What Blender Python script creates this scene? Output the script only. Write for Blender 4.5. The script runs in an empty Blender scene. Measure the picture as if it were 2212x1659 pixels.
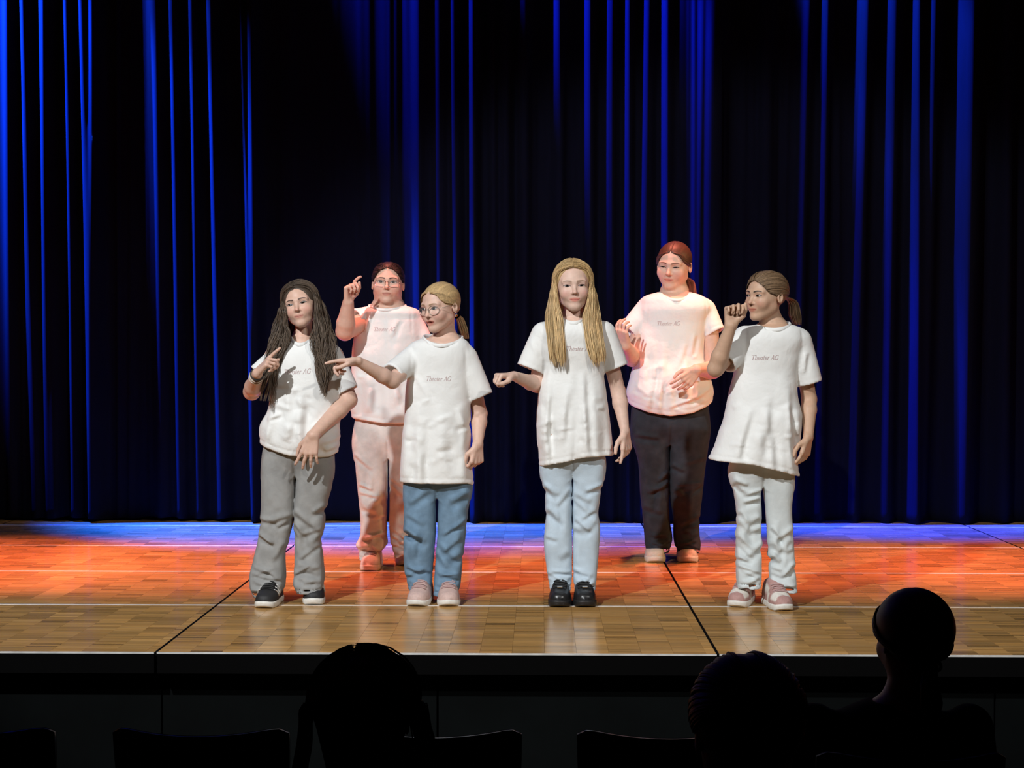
import bpy, math, random
import numpy as np
from mathutils import Vector, Matrix
from mathutils.bvhtree import BVHTree

# ------------------------------------------------------------------ camera, world, lights, exposure
SC = bpy.context.scene
COL = SC.collection
W_PX, H_PX = 2212.0, 1659.0
F_PX = 3321.0                 # focal length in pixels of the 2212 px wide frame
STAGE_Z = 0.66                # stage top above the hall floor
CAM_Z = STAGE_Z + 1.064       # eye height above the hall floor
YAW = math.atan(65.0 / F_PX)  # camera looks a little to the left
PITCH = math.atan(65.5 / F_PX)
CAM = np.array([0.0, 0.0, CAM_Z])
FWD = np.array([-math.sin(YAW) * math.cos(PITCH), math.cos(YAW) * math.cos(PITCH), -math.sin(PITCH)])
RGT = np.array([math.cos(YAW), math.sin(YAW), 0.0])
UPV = np.cross(RGT, FWD)

cam_data = bpy.data.cameras.new('camera')
cam_data.sensor_width = 36.0
cam_data.lens = F_PX / W_PX * 36.0
cam_data.clip_start = 0.05
cam_obj = bpy.data.objects.new('camera', cam_data)
COL.objects.link(cam_obj)
cam_obj.matrix_world = Matrix(((RGT[0], UPV[0], -FWD[0], CAM[0]),
                               (RGT[1], UPV[1], -FWD[1], CAM[1]),
                               (RGT[2], UPV[2], -FWD[2], CAM[2]),
                               (0, 0, 0, 1)))
SC.camera = cam_obj

world = bpy.data.worlds.new('hall_darkness')
world.use_nodes = True
world.node_tree.nodes['Background'].inputs[0].default_value = (0.5, 0.4, 0.45, 1)
world.node_tree.nodes['Background'].inputs[1].default_value = 0.0015
SC.world = world

SC.view_settings.view_transform = 'Standard'
SC.view_settings.look = 'None'
SC.view_settings.exposure = 0.0
SC.view_settings.gamma = 1.0
SC.view_settings.use_curve_mapping = False


def spot(name, loc, target, energy, color, angle, blend=0.3, size=0.08):
    d = bpy.data.lights.new(name, 'SPOT')
    d.energy = energy
    d.color = color
    d.spot_size = math.radians(angle)
    d.spot_blend = blend
    d.shadow_soft_size = size
    o = bpy.data.objects.new(name, d)
    COL.objects.link(o)
    o.location = loc
    v = Vector(target) - Vector(loc)
    o.rotation_euler = v.to_track_quat('-Z', 'Y').to_euler()
    return o


def LIGHTS():
    S = STAGE_Z
    # front of house: cool white key from the left of the hall, a weaker one from the right
    spot('key_spot', (-3.5, 0.3, 6.2), (0.0, 6.95, S + 0.8), 2550, (0.965, 0.99, 1.0), 38, 0.30, 0.07)
    spot('front_fill_spot', (3.2, 0.0, 5.4), (0.1, 7.0, S + 0.7), 780, (1.0, 0.97, 0.92), 34, 0.4, 0.10)
    # warm amber side light from the right
    spot('amber_side_spot', (5.4, 6.3, 3.6), (1.1, 7.95, S + 0.9), 420, (1.0, 0.66, 0.26), 22, 0.5, 0.06)
    # red wash over the middle of the stage, a row of lamps hung straight above
    for x, e in ((-4.0, 2900), (-2.9, 2900), (-1.8, 2200), (-0.7, 1300), (0.4, 1450), (1.5, 1750), (2.6, 2400), (3.7, 2900)):
        spot('red_wash_spot', (x, 7.62, 6.2), (x, 7.72, S), e, (1.0, 0.25, 0.17), 27, 0.8, 0.08)
    # blue wash on the curtain and the strip of floor before it
    for (lx, ly, lz, tx, tz, e, ang, c) in BLUE:
        spot('blue_curtain_spot', (lx, ly, lz), (tx, 9.70, tz), e, c, ang, 0.7, 0.03)
    for x in (-3.0, -1.8, -0.6, 0.6, 1.8, 3.0):
        spot('blue_floor_spot', (x, 9.2, 5.2), (x, 9.2, S), 40, (0.16, 0.12, 1.0), 22, 1.0, 0.08)


BLUE = [(-4.75, 9.38, 5.3, -3.1, 3.2, 34000, 42, (0.004, 0.06, 1.0)),
        (-3.6, 9.40, 5.8, -2.05, 3.0, 9500, 26, (0.010, 0.07, 1.0)),
        (-2.0, 9.51, 6.5, -0.30, 2.8, 14000, 21, (0.008, 0.030, 1.0)),
        (-0.85, 9.43, 6.3, 0.90, 3.0, 25000, 24, (0.006, 0.025, 1.0)),
        (0.4, 9.44, 6.3, 1.9, 2.0, 11000, 22, (0.006, 0.025, 1.0)),
        (1.0, 9.41, 6.0, 2.5, 3.2, 12000, 26, (0.010, 0.07, 1.0))]
LIGHTS()


# ------------------------------------------------------------------ pixel helpers
def px_ray(px, py):
    return FWD * F_PX + RGT * (px - W_PX / 2) + UPV * (H_PX / 2 - py)


def at(px, py, Y):
    r = px_ray(px, py)
    return CAM + r * (Y / r[1])


def on_floor(px, py, z=STAGE_Z):
    r = px_ray(px, py)
    return CAM + r * ((z - CAM_Z) / r[2])


# ------------------------------------------------------------------ materials
def lin(r, g, b):
    f = lambda c: c / 12.92 if c <= 0.04045 else ((c + 0.055) / 1.055) ** 2.4
    return (f(r / 255), f(g / 255), f(b / 255), 1.0)


def mat(name, color=(0.5, 0.5, 0.5, 1), rough=0.6, attr=None, noise=0.0, nscale=40.0, bump=0.0, bscale=300.0,
        metal=0.0, sheen=0.0, spec=0.5, coat=0.0, stretch=None, sss=0.0, trans=0.0, crease=None):
    m = bpy.data.materials.new(name)
    m.use_nodes = True
    nt = m.node_tree
    b = nt.nodes['Principled BSDF']
    b.inputs['Roughness'].default_value = rough
    b.inputs['Metallic'].default_value = metal
    b.inputs['Specular IOR Level'].default_value = spec
    b.inputs['Coat Weight'].default_value = coat
    b.inputs['Sheen Weight'].default_value = sheen
    b.inputs['Transmission Weight'].default_value = trans
    if sss:
        b.inputs['Subsurface Weight'].default_value = sss
        b.inputs['Subsurface Radius'].default_value = (0.010, 0.004, 0.002)
        b.inputs['Subsurface Scale'].default_value = 0.6
    tc = nt.nodes.new('ShaderNodeTexCoord')
    vec = tc.outputs['Object']
    if stretch:
        mp = nt.nodes.new('ShaderNodeMapping')
        mp.inputs['Scale'].default_value = stretch
        nt.links.new(vec, mp.inputs['Vector'])
        vec = mp.outputs['Vector']
    if attr:
        a = nt.nodes.new('ShaderNodeAttribute')
        a.attribute_name = attr
        csock = a.outputs['Color']
    else:
        rgb = nt.nodes.new('ShaderNodeRGB')
        rgb.outputs[0].default_value = color
        csock = rgb.outputs[0]
    if noise > 0:
        n = nt.nodes.new('ShaderNodeTexNoise')
        n.inputs['Scale'].default_value = nscale
        n.inputs['Detail'].default_value = 5.0
        nt.links.new(vec, n.inputs['Vector'])
        mr = nt.nodes.new('ShaderNodeMapRange')
        mr.inputs['From Min'].default_value = 0.3
        mr.inputs['From Max'].default_value = 0.7
        mr.inputs['To Min'].default_value = 1.0 - noise
        mr.inputs['To Max'].default_value = 1.0 + noise
        nt.links.new(n.outputs['Fac'], mr.inputs['Value'])
        mx = nt.nodes.new('ShaderNodeVectorMath')
        mx.operation = 'SCALE'
        nt.links.new(csock, mx.inputs[0])
        nt.links.new(mr.outputs['Result'], mx.inputs['Scale'])
        csock = mx.outputs['Vector']
    nt.links.new(csock, b.inputs['Base Color'])
    if bump > 0:
        n2 = nt.nodes.new('ShaderNodeTexNoise')
        n2.inputs['Scale'].default_value = bscale
        n2.inputs['Detail'].default_value = 3.0
        nt.links.new(vec, n2.inputs['Vector'])
        bp = nt.nodes.new('ShaderNodeBump')
        bp.inputs['Strength'].default_value = bump
        bp.inputs['Distance'].default_value = 0.002
        nt.links.new(n2.outputs['Fac'], bp.inputs['Height'])
        nt.links.new(bp.outputs['Normal'], b.inputs['Normal'])
        if crease:
            n3 = nt.nodes.new('ShaderNodeTexNoise')
            n3.inputs['Scale'].default_value = crease[0]
            n3.inputs['Detail'].default_value = 3.0
            n3.inputs['Roughness'].default_value = 0.55
            n3.inputs['Distortion'].default_value = 0.3
            nt.links.new(vec, n3.inputs['Vector'])
            b3 = nt.nodes.new('ShaderNodeBump')
            b3.inputs['Strength'].default_value = 0.6
            b3.inputs['Distance'].default_value = crease[1]
            nt.links.new(n3.outputs['Fac'], b3.inputs['Height'])
            nt.links.new(b3.outputs['Normal'], bp.inputs['Normal'])
    return m


# ------------------------------------------------------------------ mesh helpers
def mesh_obj(name, verts, faces, material, parent=None, smooth=True, colors=None, origin=None):
    verts = np.asarray(verts, dtype=np.float64)
    if origin is not None:
        verts = verts - np.asarray(origin)
    me = bpy.data.meshes.new(name)
    if isinstance(faces, np.ndarray):
        nf, k = faces.shape
        me.vertices.add(len(verts))
        me.vertices.foreach_set('co', verts.astype(np.float32).ravel())
        me.loops.add(nf * k)
        me.loops.foreach_set('vertex_index', faces.astype(np.int32).ravel())
        me.polygons.add(nf)
        me.polygons.foreach_set('loop_start', np.arange(0, nf * k, k, dtype=np.int32))
        me.update(calc_edges=True)
    else:
        me.from_pydata([tuple(v) for v in verts], [], faces)
    me.validate()
    me.polygons.foreach_set('use_smooth', [bool(smooth)] * len(me.polygons))
    if colors is not None:
        ca = me.color_attributes.new('Col', 'FLOAT_COLOR', 'POINT')
        c = np.ones((len(verts), 4), dtype=np.float32)
        c[:, :3] = np.asarray(colors)[:, :3]
        ca.data.foreach_set('color', c.ravel())
    me.materials.append(material)
    me.update()
    o = bpy.data.objects.new(name, me)
    COL.objects.link(o)
    if parent is not None:
        o.parent = parent
    return o


def empty(name, loc, label=None, cat=None, group=None, kind=None):
    o = bpy.data.objects.new(name, None)
    o.empty_display_size = 0.1
    COL.objects.link(o)
    o.location = tuple(loc)
    tag(o, label, cat, group, kind)
    return o


def tag(o, label=None, cat=None, group=None, kind=None):
    if label: o['label'] = label
    if cat: o['category'] = cat
    if group: o['group'] = group
    if kind: o['kind'] = kind
    return o


class MB:
    """collects simple solids into one mesh"""
    def __init__(s):
        s.v, s.f = [], []

    def box(s, x0, x1, y0, y1, z0, z1):
        n = len(s.v)
        s.v += [(x0, y0, z0), (x1, y0, z0), (x1, y1, z0), (x0, y1, z0), (x0, y0, z1), (x1, y0, z1), (x1, y1, z1), (x0, y1, z1)]
        s.f += [tuple(n + i for i in q) for q in ((0, 3, 2, 1), (4, 5, 6, 7), (0, 1, 5, 4), (1, 2, 6, 5), (2, 3, 7, 6), (3, 0, 4, 7))]
        return s

    def add(s, v, f):
        n = len(s.v)
        s.v += [tuple(p) for p in v]
        s.f += [tuple(int(i) + n for i in q) for q in f]
        return s

    def build(s, name, m, parent=None, smooth=False, origin=None):
        return mesh_obj(name, s.v, s.f, m, parent, smooth, None, origin)


def tube(pts, rad, sides=6, flat=1.0, closed=False):
    """swept tube; rad scalar or per point; returns verts, quads"""
    P = np.asarray(pts, float)
    n = len(P)
    r = np.broadcast_to(np.asarray(rad, float), (n,))
    T = np.gradient(P, axis=0)
    if closed:
        T = np.roll(P, -1, 0) - np.roll(P, 1, 0)
    T /= np.linalg.norm(T, axis=1, keepdims=True) + 1e-12
    ref = np.array([0.13, 0.21, 1.0]) if abs(T[:, 2]).mean() < 0.8 else np.array([1.0, 0.17, 0.11])
    A = np.cross(T, ref); A /= np.linalg.norm(A, axis=1, keepdims=True) + 1e-12
    B = np.cross(T, A)
    th = np.linspace(0, 2 * np.pi, sides, endpoint=False)
    V = P[:, None] + r[:, None, None] * (np.cos(th)[None, :, None] * A[:, None] + flat * np.sin(th)[None, :, None] * B[:, None])
    V = V.reshape(-1, 3)
    F = []
    m = n if closed else n - 1
    for i in range(m):
        j = (i + 1) % n
        for k in range(sides):
            F.append((i * sides + k, i * sides + (k + 1) % sides, j * sides + (k + 1) % sides, j * sides + k))
    if not closed:
        F.append(tuple(range(sides))[::-1])
        F.append(tuple((n - 1) * sides + k for k in range(sides)))
    return V, F


def catmull(pts, n):
    P = np.asarray(pts, float)
    m = len(P)
    Q = np.vstack([2 * P[0] - P[1], P, 2 * P[-1] - P[-2]])
    t = np.linspace(0, m - 1, n)
    i = np.minimum(t.astype(int), m - 2)
    u = (t - i)[:, None]
    p0, p1, p2, p3 = Q[i], Q[i + 1], Q[i + 2], Q[i + 3]
    return 0.5 * (2 * p1 + (p2 - p0) * u + (2 * p0 - 5 * p1 + 4 * p2 - p3) * u ** 2 + (3 * p1 - p0 - 3 * p2 + p3) * u ** 3)


# ------------------------------------------------------------------ implicit surfaces (distance fields -> quads)
def smin(a, b, k):
    h = np.clip(0.5 + 0.5 * (b - a) / k, 0, 1)
    return b * (1 - h) + a * h - k * h * (1 - h)


def smax(a, b, k):
    return -smin(-a, -b, k)


def f_ellipsoid(c, r, R=None):
    c, r = np.asarray(c, float), np.asarray(r, float)

    def f(P):
        p = P - c
        if R is not None:
            p = p @ R
        k0 = np.linalg.norm(p / r, axis=-1)
        k1 = np.linalg.norm(p / (r * r), axis=-1) + 1e-9
        return k0 * (k0 - 1) / k1
    return f


def f_cone(a, b, ra, rb):
    a, b = np.asarray(a, float), np.asarray(b, float)
    ab = b - a
    L2 = ab @ ab + 1e-12

    def f(P):
        p = P - a
        t = np.clip((p @ ab) / L2, 0, 1)
        return np.linalg.norm(p - t[..., None] * ab, axis=-1) - (ra + (rb - ra) * t)
    return f


class Loft:
    """stack of superellipses: rows (z, cx, a, cy, b) from top to bottom or bottom to top"""
    def __init__(s, rows, n=2.3, inset=0.0):
        R = np.asarray(sorted(rows), float)
        zz = np.linspace(R[0, 0], R[-1, 0], 160)
        s.z = zz
        d = []
        for c in range(1, 5):
            y = R[:, c]
            m = np.gradient(y, R[:, 0]) if len(R) > 2 else np.full(len(R), (y[-1] - y[0]) / (R[-1, 0] - R[0, 0]))
            i = np.clip(np.searchsorted(R[:, 0], zz) - 1, 0, len(R) - 2)
            h = R[i + 1, 0] - R[i, 0]
            t = (zz - R[i, 0]) / h
            d.append((2 * t ** 3 - 3 * t ** 2 + 1) * y[i] + (t ** 3 - 2 * t ** 2 + t) * h * m[i] * 0.8
                     + (-2 * t ** 3 + 3 * t ** 2) * y[i + 1] + (t ** 3 - t ** 2) * h * m[i + 1] * 0.8)
        s.d = d
        s.n = n
        s.inset = inset
        s.lo = np.array([(d[0] - d[1]).min(), (d[2] - d[3]).min(), zz[0]])
        s.hi = np.array([(d[0] + d[1]).max(), (d[2] + d[3]).max(), zz[-1]])

    def at(s, z):
        return [np.interp(z, s.z, q) for q in s.d]

    def front(s, x, z):
        cx, a, cy, b = s.at(z)
        u = min(abs((x - cx) / a), 0.98)
        return cy - b * (1 - u ** s.n) ** (1 / s.n)

    def __call__(s, P):
        z = P[..., 2]
        cx, a, cy, b = s.at(z)
        a = np.maximum(a - s.inset, 0.01)
        b = np.maximum(b - s.inset, 0.01)
        q = (np.abs((P[..., 0] - cx) / a) ** s.n + np.abs((P[..., 1] - cy) / b) ** s.n) ** (1 / s.n)
        d = (q - 1) * np.minimum(a, b)
        return np.maximum(d, np.maximum(s.z[0] - z, z - s.z[-1]))


class Field:
    def __init__(s):
        s.ops = []

    def add(s, f, lo, hi, op='u', k=0.01):
        s.ops.append((f, np.asarray(lo, float), np.asarray(hi, float), op, k))

    def ell(s, c, r, R=None, op='u', k=0.01):
        c = np.asarray(c, float)
        m = max(r)
        s.add(f_ellipsoid(c, r, R), c - m, c + m, op, k)

    def cone(s, a, b, ra, rb, op='u', k=0.01):
        a, b = np.asarray(a, float), np.asarray(b, float)
        m = max(ra, rb)
        s.add(f_cone(a, b, ra, rb), np.minimum(a, b) - m, np.maximum(a, b) + m, op, k)

    def loft(s, L, op='u', k=0.01):
        s.add(L, L.lo - 0.03, L.hi + 0.03, op, k)

    def fold(s, x0, z0, x1, z1, amp, w):
        """a ridge (amp>0) or groove (amp<0) along a line seen from the front"""
        a = np.array([x0, z0]); ab = np.array([x1 - x0, z1 - z0])
        L2 = ab @ ab + 1e-12

        def f(P):
            p = P[..., (0, 2)] - a
            t = np.clip((p @ ab) / L2, 0, 1)
            d2 = ((p - t[..., None] * ab) ** 2).sum(-1)
            return amp * (1 - (2 * t - 1) ** 4) * np.exp(-d2 / (w * w))
        m = 2.6 * w
        s.add(f, (min(x0, x1) - m, -9e3, min(z0, z1) - m), (max(x0, x1) + m, 9e3, max(z0, z1) + m), 'b', 0)

    def eval(s, P, lo, hi, margin):
        """P (nb, ns, 3) samples of nb blocks with bounds lo, hi"""
        d = np.full(P.shape[:2], 1.0)
        for f, a, b, op, k in s.ops:
            g = margin + k
            sel = np.all((hi > a - g) & (lo < b + g), axis=1)
            if not sel.any():
                continue
            v = f(P[sel])
            if op == 'u':
                d[sel] = smin(d[sel], v, k) if k > 0 else np.minimum(d[sel], v)
            elif op == 's':
                d[sel] = smax(d[sel], -v, k)
            elif op == 'i':
                d[sel] = np.maximum(d[sel], v)
            elif op == 'b':
                d[sel] = d[sel] - v
        return d

    def mesh(s, h, smooth=1, B=8):
        U = [o for o in s.ops if o[3] == 'u']
        lo = np.min([o[1] for o in U], 0) - 3 * h
        hi = np.max([o[2] for o in U], 0) + 3 * h
        bs = B * h
        nb = np.ceil((hi - lo) / bs).astype(int)
        g = np.stack(np.meshgrid(*[np.arange(q) for q in nb], indexing='ij'), -1).reshape(-1, 3)
        cen = lo + (g + 0.5) * bs
        half = bs * 0.5
        d = s.eval(cen[:, None], cen - half, cen + half, bs)[:, 0]
        keep = np.abs(d) < bs * 0.5 * 1.74 * 1.25 + 0.014
        sg = np.pad((d < 0).reshape(nb), 1, mode='edge')
        mx = np.zeros(nb, bool); mn = np.ones(nb, bool)
        for i in range(3):
            for j in range(3):
                for k in range(3):
                    w = sg[i:i + nb[0], j:j + nb[1], k:k + nb[2]]
                    mx |= w; mn &= w
        keep |= (mx & ~mn).reshape(-1)
        g = g[keep]
        cen = cen[keep]
        ax = np.arange(B + 1)
        off = np.stack(np.meshgrid(ax, ax, ax, indexing='ij'), -1).reshape(-1, 3)
        D = np.empty((len(g), len(off)))
        CH = 1500
        for i in range(0, len(g), CH):
            P = lo + (g[i:i + CH, None] * B + off[None]) * h
            D[i:i + CH] = s.eval(P, cen[i:i + CH] - half, cen[i:i + CH] + half, 0.012)
        D = D.reshape(-1, B + 1, B + 1, B + 1)
        corners = [(a, b, c) for a in (0, 1) for b in (0, 1) for c in (0, 1)]
        C = np.stack([D[:, a:a + B, b:b + B, c:c + B] for a, b, c in corners], -1)
        ins = C < 0
        cnt = ins.sum(-1)
        act = (cnt > 0) & (cnt < 8)
        bi, ci, cj, ck = np.nonzero(act)
        C = C[bi, ci, cj, ck]
        idx = g[bi] * B + np.stack([ci, cj, ck], -1)
        cc = np.array(corners, float)
        acc = np.zeros((len(C), 3)); num = np.zeros(len(C))
        for e0 in range(8):
            for e1 in range(e0 + 1, 8):
                if np.abs(cc[e0] - cc[e1]).sum() != 1:
                    continue
                a, b = C[:, e0], C[:, e1]
                x = (a < 0) != (b < 0)
                t = np.where(x, a / np.where(x, a - b, 1), 0)
                acc += x[:, None] * (cc[e0] + t[:, None] * (cc[e1] - cc[e0]))
                num += x
        V = lo + (idx + acc / num[:, None]) * h
        N = (nb * B + 2)
        key = (idx[:, 0] * N[1] + idx[:, 1]) * N[2] + idx[:, 2]
        order = np.argsort(key)
        ks = key[order]
        strd = np.array([N[1] * N[2], N[2], 1])
        quads = []
        c0 = C[:, 0] < 0
        for axis in range(3):
            other = C[:, 4 >> axis] < 0
            x = np.nonzero(c0 != other)[0]
            u, v = (axis + 1) % 3, (axis + 2) % 3
            kk = key[x]
            q = [kk, kk - strd[u], kk - strd[u] - strd[v], kk - strd[v]]
            q = np.stack(q, -1)
            pos = np.searchsorted(ks, q)
            pos = np.minimum(pos, len(ks) - 1)
            ok = (ks[pos] == q).all(-1)
            q = order[pos][ok]
            flip = ~c0[x][ok]
            q[flip] = q[flip][:, ::-1]
            quads.append(q)
        Q = np.concatenate(quads)
        for _ in range(smooth):
            S = np.zeros_like(V); n = np.zeros(len(V))
            for a in range(4):
                i, j = Q[:, a], Q[:, (a + 1) % 4]
                for c in range(3):
                    S[:, c] += np.bincount(i, V[j, c], len(V)) + np.bincount(j, V[i, c], len(V))
                n += np.bincount(i, minlength=len(V)) + np.bincount(j, minlength=len(V))
            V = 0.5 * V + 0.5 * S / np.maximum(n, 1)[:, None]
        return V, Q


def cluster(V, Q, hidden, cell):
    """merge the vertices that clothes hide into coarse cells; the surface stays connected"""
    key = np.floor(V / cell).astype(np.int64)
    k = (key[:, 0] * 100003 + key[:, 1]) * 100003 + key[:, 2]
    lab = np.where(hidden, k, np.arange(len(V)) + (1 << 60))
    _, inv = np.unique(lab, return_inverse=True)
    n = inv.max() + 1
    cnt = np.bincount(inv, minlength=n)
    W = np.stack([np.bincount(inv, V[:, c], n) / cnt for c in range(3)], -1)
    q = inv[Q]
    same = [(q[:, i] == q[:, (i + 1) % 4]) for i in range(4)]
    ns = sum(x.astype(int) for x in same)
    diag = (q[:, 0] == q[:, 2]) | (q[:, 1] == q[:, 3])
    quads = q[(ns == 0) & ~diag]
    t = q[(ns == 1) & ~diag]
    ts = np.stack([x[(ns == 1) & ~diag] for x in same], -1)
    drop = ts.argmax(1)
    tri = np.array([[c for i, c in enumerate(r) if i != dr] for r, dr in zip(t, drop)]).reshape(-1, 3)
    faces = [tuple(int(i) for i in f) for f in quads] + [tuple(int(i) for i in f) for f in tri]
    return W, faces


# ------------------------------------------------------------------ the setting
M_BLACKWALL = mat('black_painted_wall', (0.012, 0.012, 0.014, 1), 0.85, noise=0.2, nscale=3)
M_HALLFLOOR = mat('dark_hall_floor', (0.03, 0.024, 0.02, 1), 0.55, noise=0.3, nscale=8)
M_CLAD = mat('black_stage_cladding', (0.0010, 0.0016, 0.0017, 1), 0.9, spec=0.1, noise=0.3, nscale=6)
M_ALU = mat('aluminium_edge', (0.80, 0.78, 0.75, 1), 0.45, metal=0.35, noise=0.15, nscale=20)
M_RUBBER = mat('dark_joint', (0.0016, 0.0015, 0.0016, 1), 0.9, spec=0.05)
M_CORE = mat('platform_board', (0.05, 0.035, 0.02, 1), 0.7, noise=0.2, nscale=10)


def parquet_material():
    m = bpy.data.materials.new('oak_mosaic_parquet')
    m.use_nodes = True
    nt = m.node_tree
    b = nt.nodes['Principled BSDF']
    a = nt.nodes.new('ShaderNodeAttribute'); a.attribute_name = 'Col'
    tc = nt.nodes.new('ShaderNodeTexCoord')
    mp = nt.nodes.new('ShaderNodeMapping')
    mp.inputs['Scale'].default_value = (14, 420, 1)
    nt.links.new(tc.outputs['Object'], mp.inputs['Vector'])
    n = nt.nodes.new('ShaderNodeTexNoise')
    n.inputs['Scale'].default_value = 1.0
    n.inputs['Detail'].default_value = 6
    nt.links.new(mp.outputs['Vector'], n.inputs['Vector'])
    mr = nt.nodes.new('ShaderNodeMapRange')
    mr.inputs['From Min'].default_value = 0.25; mr.inputs['From Max'].default_value = 0.75
    mr.inputs['To Min'].default_value = 0.80; mr.inputs['To Max'].default_value = 1.18
    nt.links.new(n.outputs['Fac'], mr.inputs['Value'])
    mx = nt.nodes.new('ShaderNodeVectorMath'); mx.operation = 'SCALE'
    nt.links.new(a.outputs['Color'], mx.inputs[0]); nt.links.new(mr.outputs['Result'], mx.inputs['Scale'])
    nt.links.new(mx.outputs['Vector'], b.inputs['Base Color'])
    n2 = nt.nodes.new('ShaderNodeTexNoise'); n2.inputs['Scale'].default_value = 9; n2.inputs['Detail'].default_value = 3
    nt.links.new(tc.outputs['Object'], n2.inputs['Vector'])
    mr2 = nt.nodes.new('ShaderNodeMapRange')
    mr2.inputs['To Min'].default_value = 0.13; mr2.inputs['To Max'].default_value = 0.22
    nt.links.new(n2.outputs['Fac'], mr2.inputs['Value'])
    nt.links.new(mr2.outputs['Result'], b.inputs['Roughness'])
    bp = nt.nodes.new('ShaderNodeBump'); bp.inputs['Strength'].default_value = 0.05; bp.inputs['Distance'].default_value = 0.001
    nt.links.new(n.outputs['Fac'], bp.inputs['Height']); nt.links.new(bp.outputs['Normal'], b.inputs['Normal'])
    b.inputs['Specular IOR Level'].default_value = 0.5
    return m


M_PARQ = parquet_material()
X_SEAMS = [-5.377, -3.377, -1.377, 0.623, 2.623, 4.623]
Y_SEAMS = [5.43, 6.47, 7.47, 8.47, 9.47, 10.45]


def make_stage():
    rng = np.random.default_rng(5)
    root = empty('floor_stage', (0, 5.43, STAGE_Z), 'raised wooden stage of parquet platforms with a dark front', 'stage', kind='structure')
    del root['category']
    org = np.array([0, 5.43, STAGE_Z])
    SL, SW = 0.115, 0.023
    for i in range(5):
        for j in range(5):
            x0, x1 = X_SEAMS[i] + 0.005, X_SEAMS[i + 1] - 0.005
            y0, y1 = Y_SEAMS[j] + (0.007 if j == 0 else 0.003), Y_SEAMS[j + 1] - 0.003
            c = np.array([(x0 + x1) / 2, (y0 + y1) / 2, STAGE_Z])
            mb = MB().box(x0, x1, y0, y1, STAGE_Z - 0.06, STAGE_Z - 0.0035)
            p = mb.build('stage_panel', M_CORE, root, origin=c)
            p.location = tuple(c - org)
            # mosaic strips
            V, F, Cc = [], [], []
            nx = int(math.ceil((x1 - x0) / SL))
            for a in range(nx):
                xa, xb = x0 + a * SL, min(x0 + (a + 1) * SL, x1)
                offs = rng.random() * SW * 5
                ny = int(math.ceil((y1 - y0 + SW) / SW))
                blockcol = None
                for k in range(ny):
                    ya = max(y0 + k * SW - offs % SW, y0)
                    yb = min(y0 + (k + 1) * SW - offs % SW, y1)
                    if yb - ya < 0.003:
                        continue
                    if (k + int(offs / SW)) % 5 == 0 or blockcol is None:
                        blockcol = rng.normal(0, 0.11)
                    t = 1 + blockcol + rng.normal(0, 0.10) + (0.35 if rng.random() < 0.03 else 0) - (0.28 if rng.random() < 0.05 else 0)
                    hue = rng.normal(0, 0.05)
                    col = np.array([0.47 * (1 + hue * 0.5), 0.262, 0.088 * (1 - hue)]) * max(t, 0.4)
                    e = 0.0004
                    dz = rng.normal(0, 0.00012)
                    n = len(V)
                    zt, zb = STAGE_Z + dz - 0.0003, STAGE_Z - 0.0035
                    V += [(xa, ya, zb), (xb, ya, zb), (xb, yb, zb), (xa, yb, zb),
                          (xa + e, ya + e, zt), (xb - e, ya + e, zt), (xb - e, yb - e, zt), (xa + e, yb - e, zt)]
                    F += [(n + 4, n + 5, n + 6, n + 7), (n, n + 1, n + 5, n + 4), (n + 1, n + 2, n + 6, n + 5),
                          (n + 2, n + 3, n + 7, n + 6), (n + 3, n, n + 4, n + 7)]
                    Cc += [col] * 8
            s = mesh_obj('parquet_strips', V, np.array(F), M_PARQ, p, False, Cc, c)
            s['kind'] = 'stuff'
            # metal lips along the long edges
            mb = MB()
            mb.box(x0, x1, Y_SEAMS[j + 1] - 0.010, Y_SEAMS[j + 1] + 0.0025, STAGE_Z - 0.03, STAGE_Z + 0.0012)
            if j == 0:
                mb.box(x0, x1, 5.43, 5.436, STAGE_Z - 0.005, STAGE_Z + 0.001)
            mb.build('metal_edge', M_ALU, p, origin=c)
            if j == 0:
                MB().box(x0, x1, 5.4315, 5.50, STAGE_Z - 0.075, STAGE_Z - 0.0052).build('front_rail', M_RUBBER, p, origin=c)
    for x in X_SEAMS[1:-1]:
        o = MB().box(x - 0.006, x + 0.006, 5.436, 10.45, STAGE_Z - 0.012, STAGE_Z - 0.0005).build('joint_strip', M_RUBBER, root, origin=org)
    # black cladding boards of the stage front
    k = 0
    for i in range(5):
        for h in range(2):
            x0 = X_SEAMS[i] + h + 0.004
            MB().box(x0, x0 + 0.992, 5.52, 5.54, 0.0, STAGE_Z - 0.06).build('front_board', M_CLAD, root, origin=org)


make_stage()


def struct_box(name, m, *b):
    o = MB().box(*b).build(name, m)
    o['kind'] = 'structure'
    return o


struct_box('floor', M_HALLFLOOR, -6.6, 6.6, -3.2, 10.9, -0.05, 0.0)
struct_box('wall_back', M_BLACKWALL, -6.6, 6.6, 10.7, 10.8, 0, 7.2)
struct_box('wall_left', M_BLACKWALL, -6.7, -6.6, -3.2, 10.8, 0, 7.2)
struct_box('wall_right', M_BLACKWALL, 6.6, 6.7, -3.2, 10.8, 0, 7.2)
struct_box('wall_front', M_BLACKWALL, -6.6, 6.6, -3.3, -3.2, 0, 7.2)
struct_box('ceiling', M_BLACKWALL, -6.6, 6.6, -3.2, 10.8, 7.2, 7.3)


# ------------------------------------------------------------------ stage curtain
YC = 9.74
M_CURT = mat('dark_navy_stage_velvet', (0.0013, 0.0015, 0.0062, 1), 0.95, noise=0.15, nscale=60, spec=0.08, stretch=(1, 1, 0.1))
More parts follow.
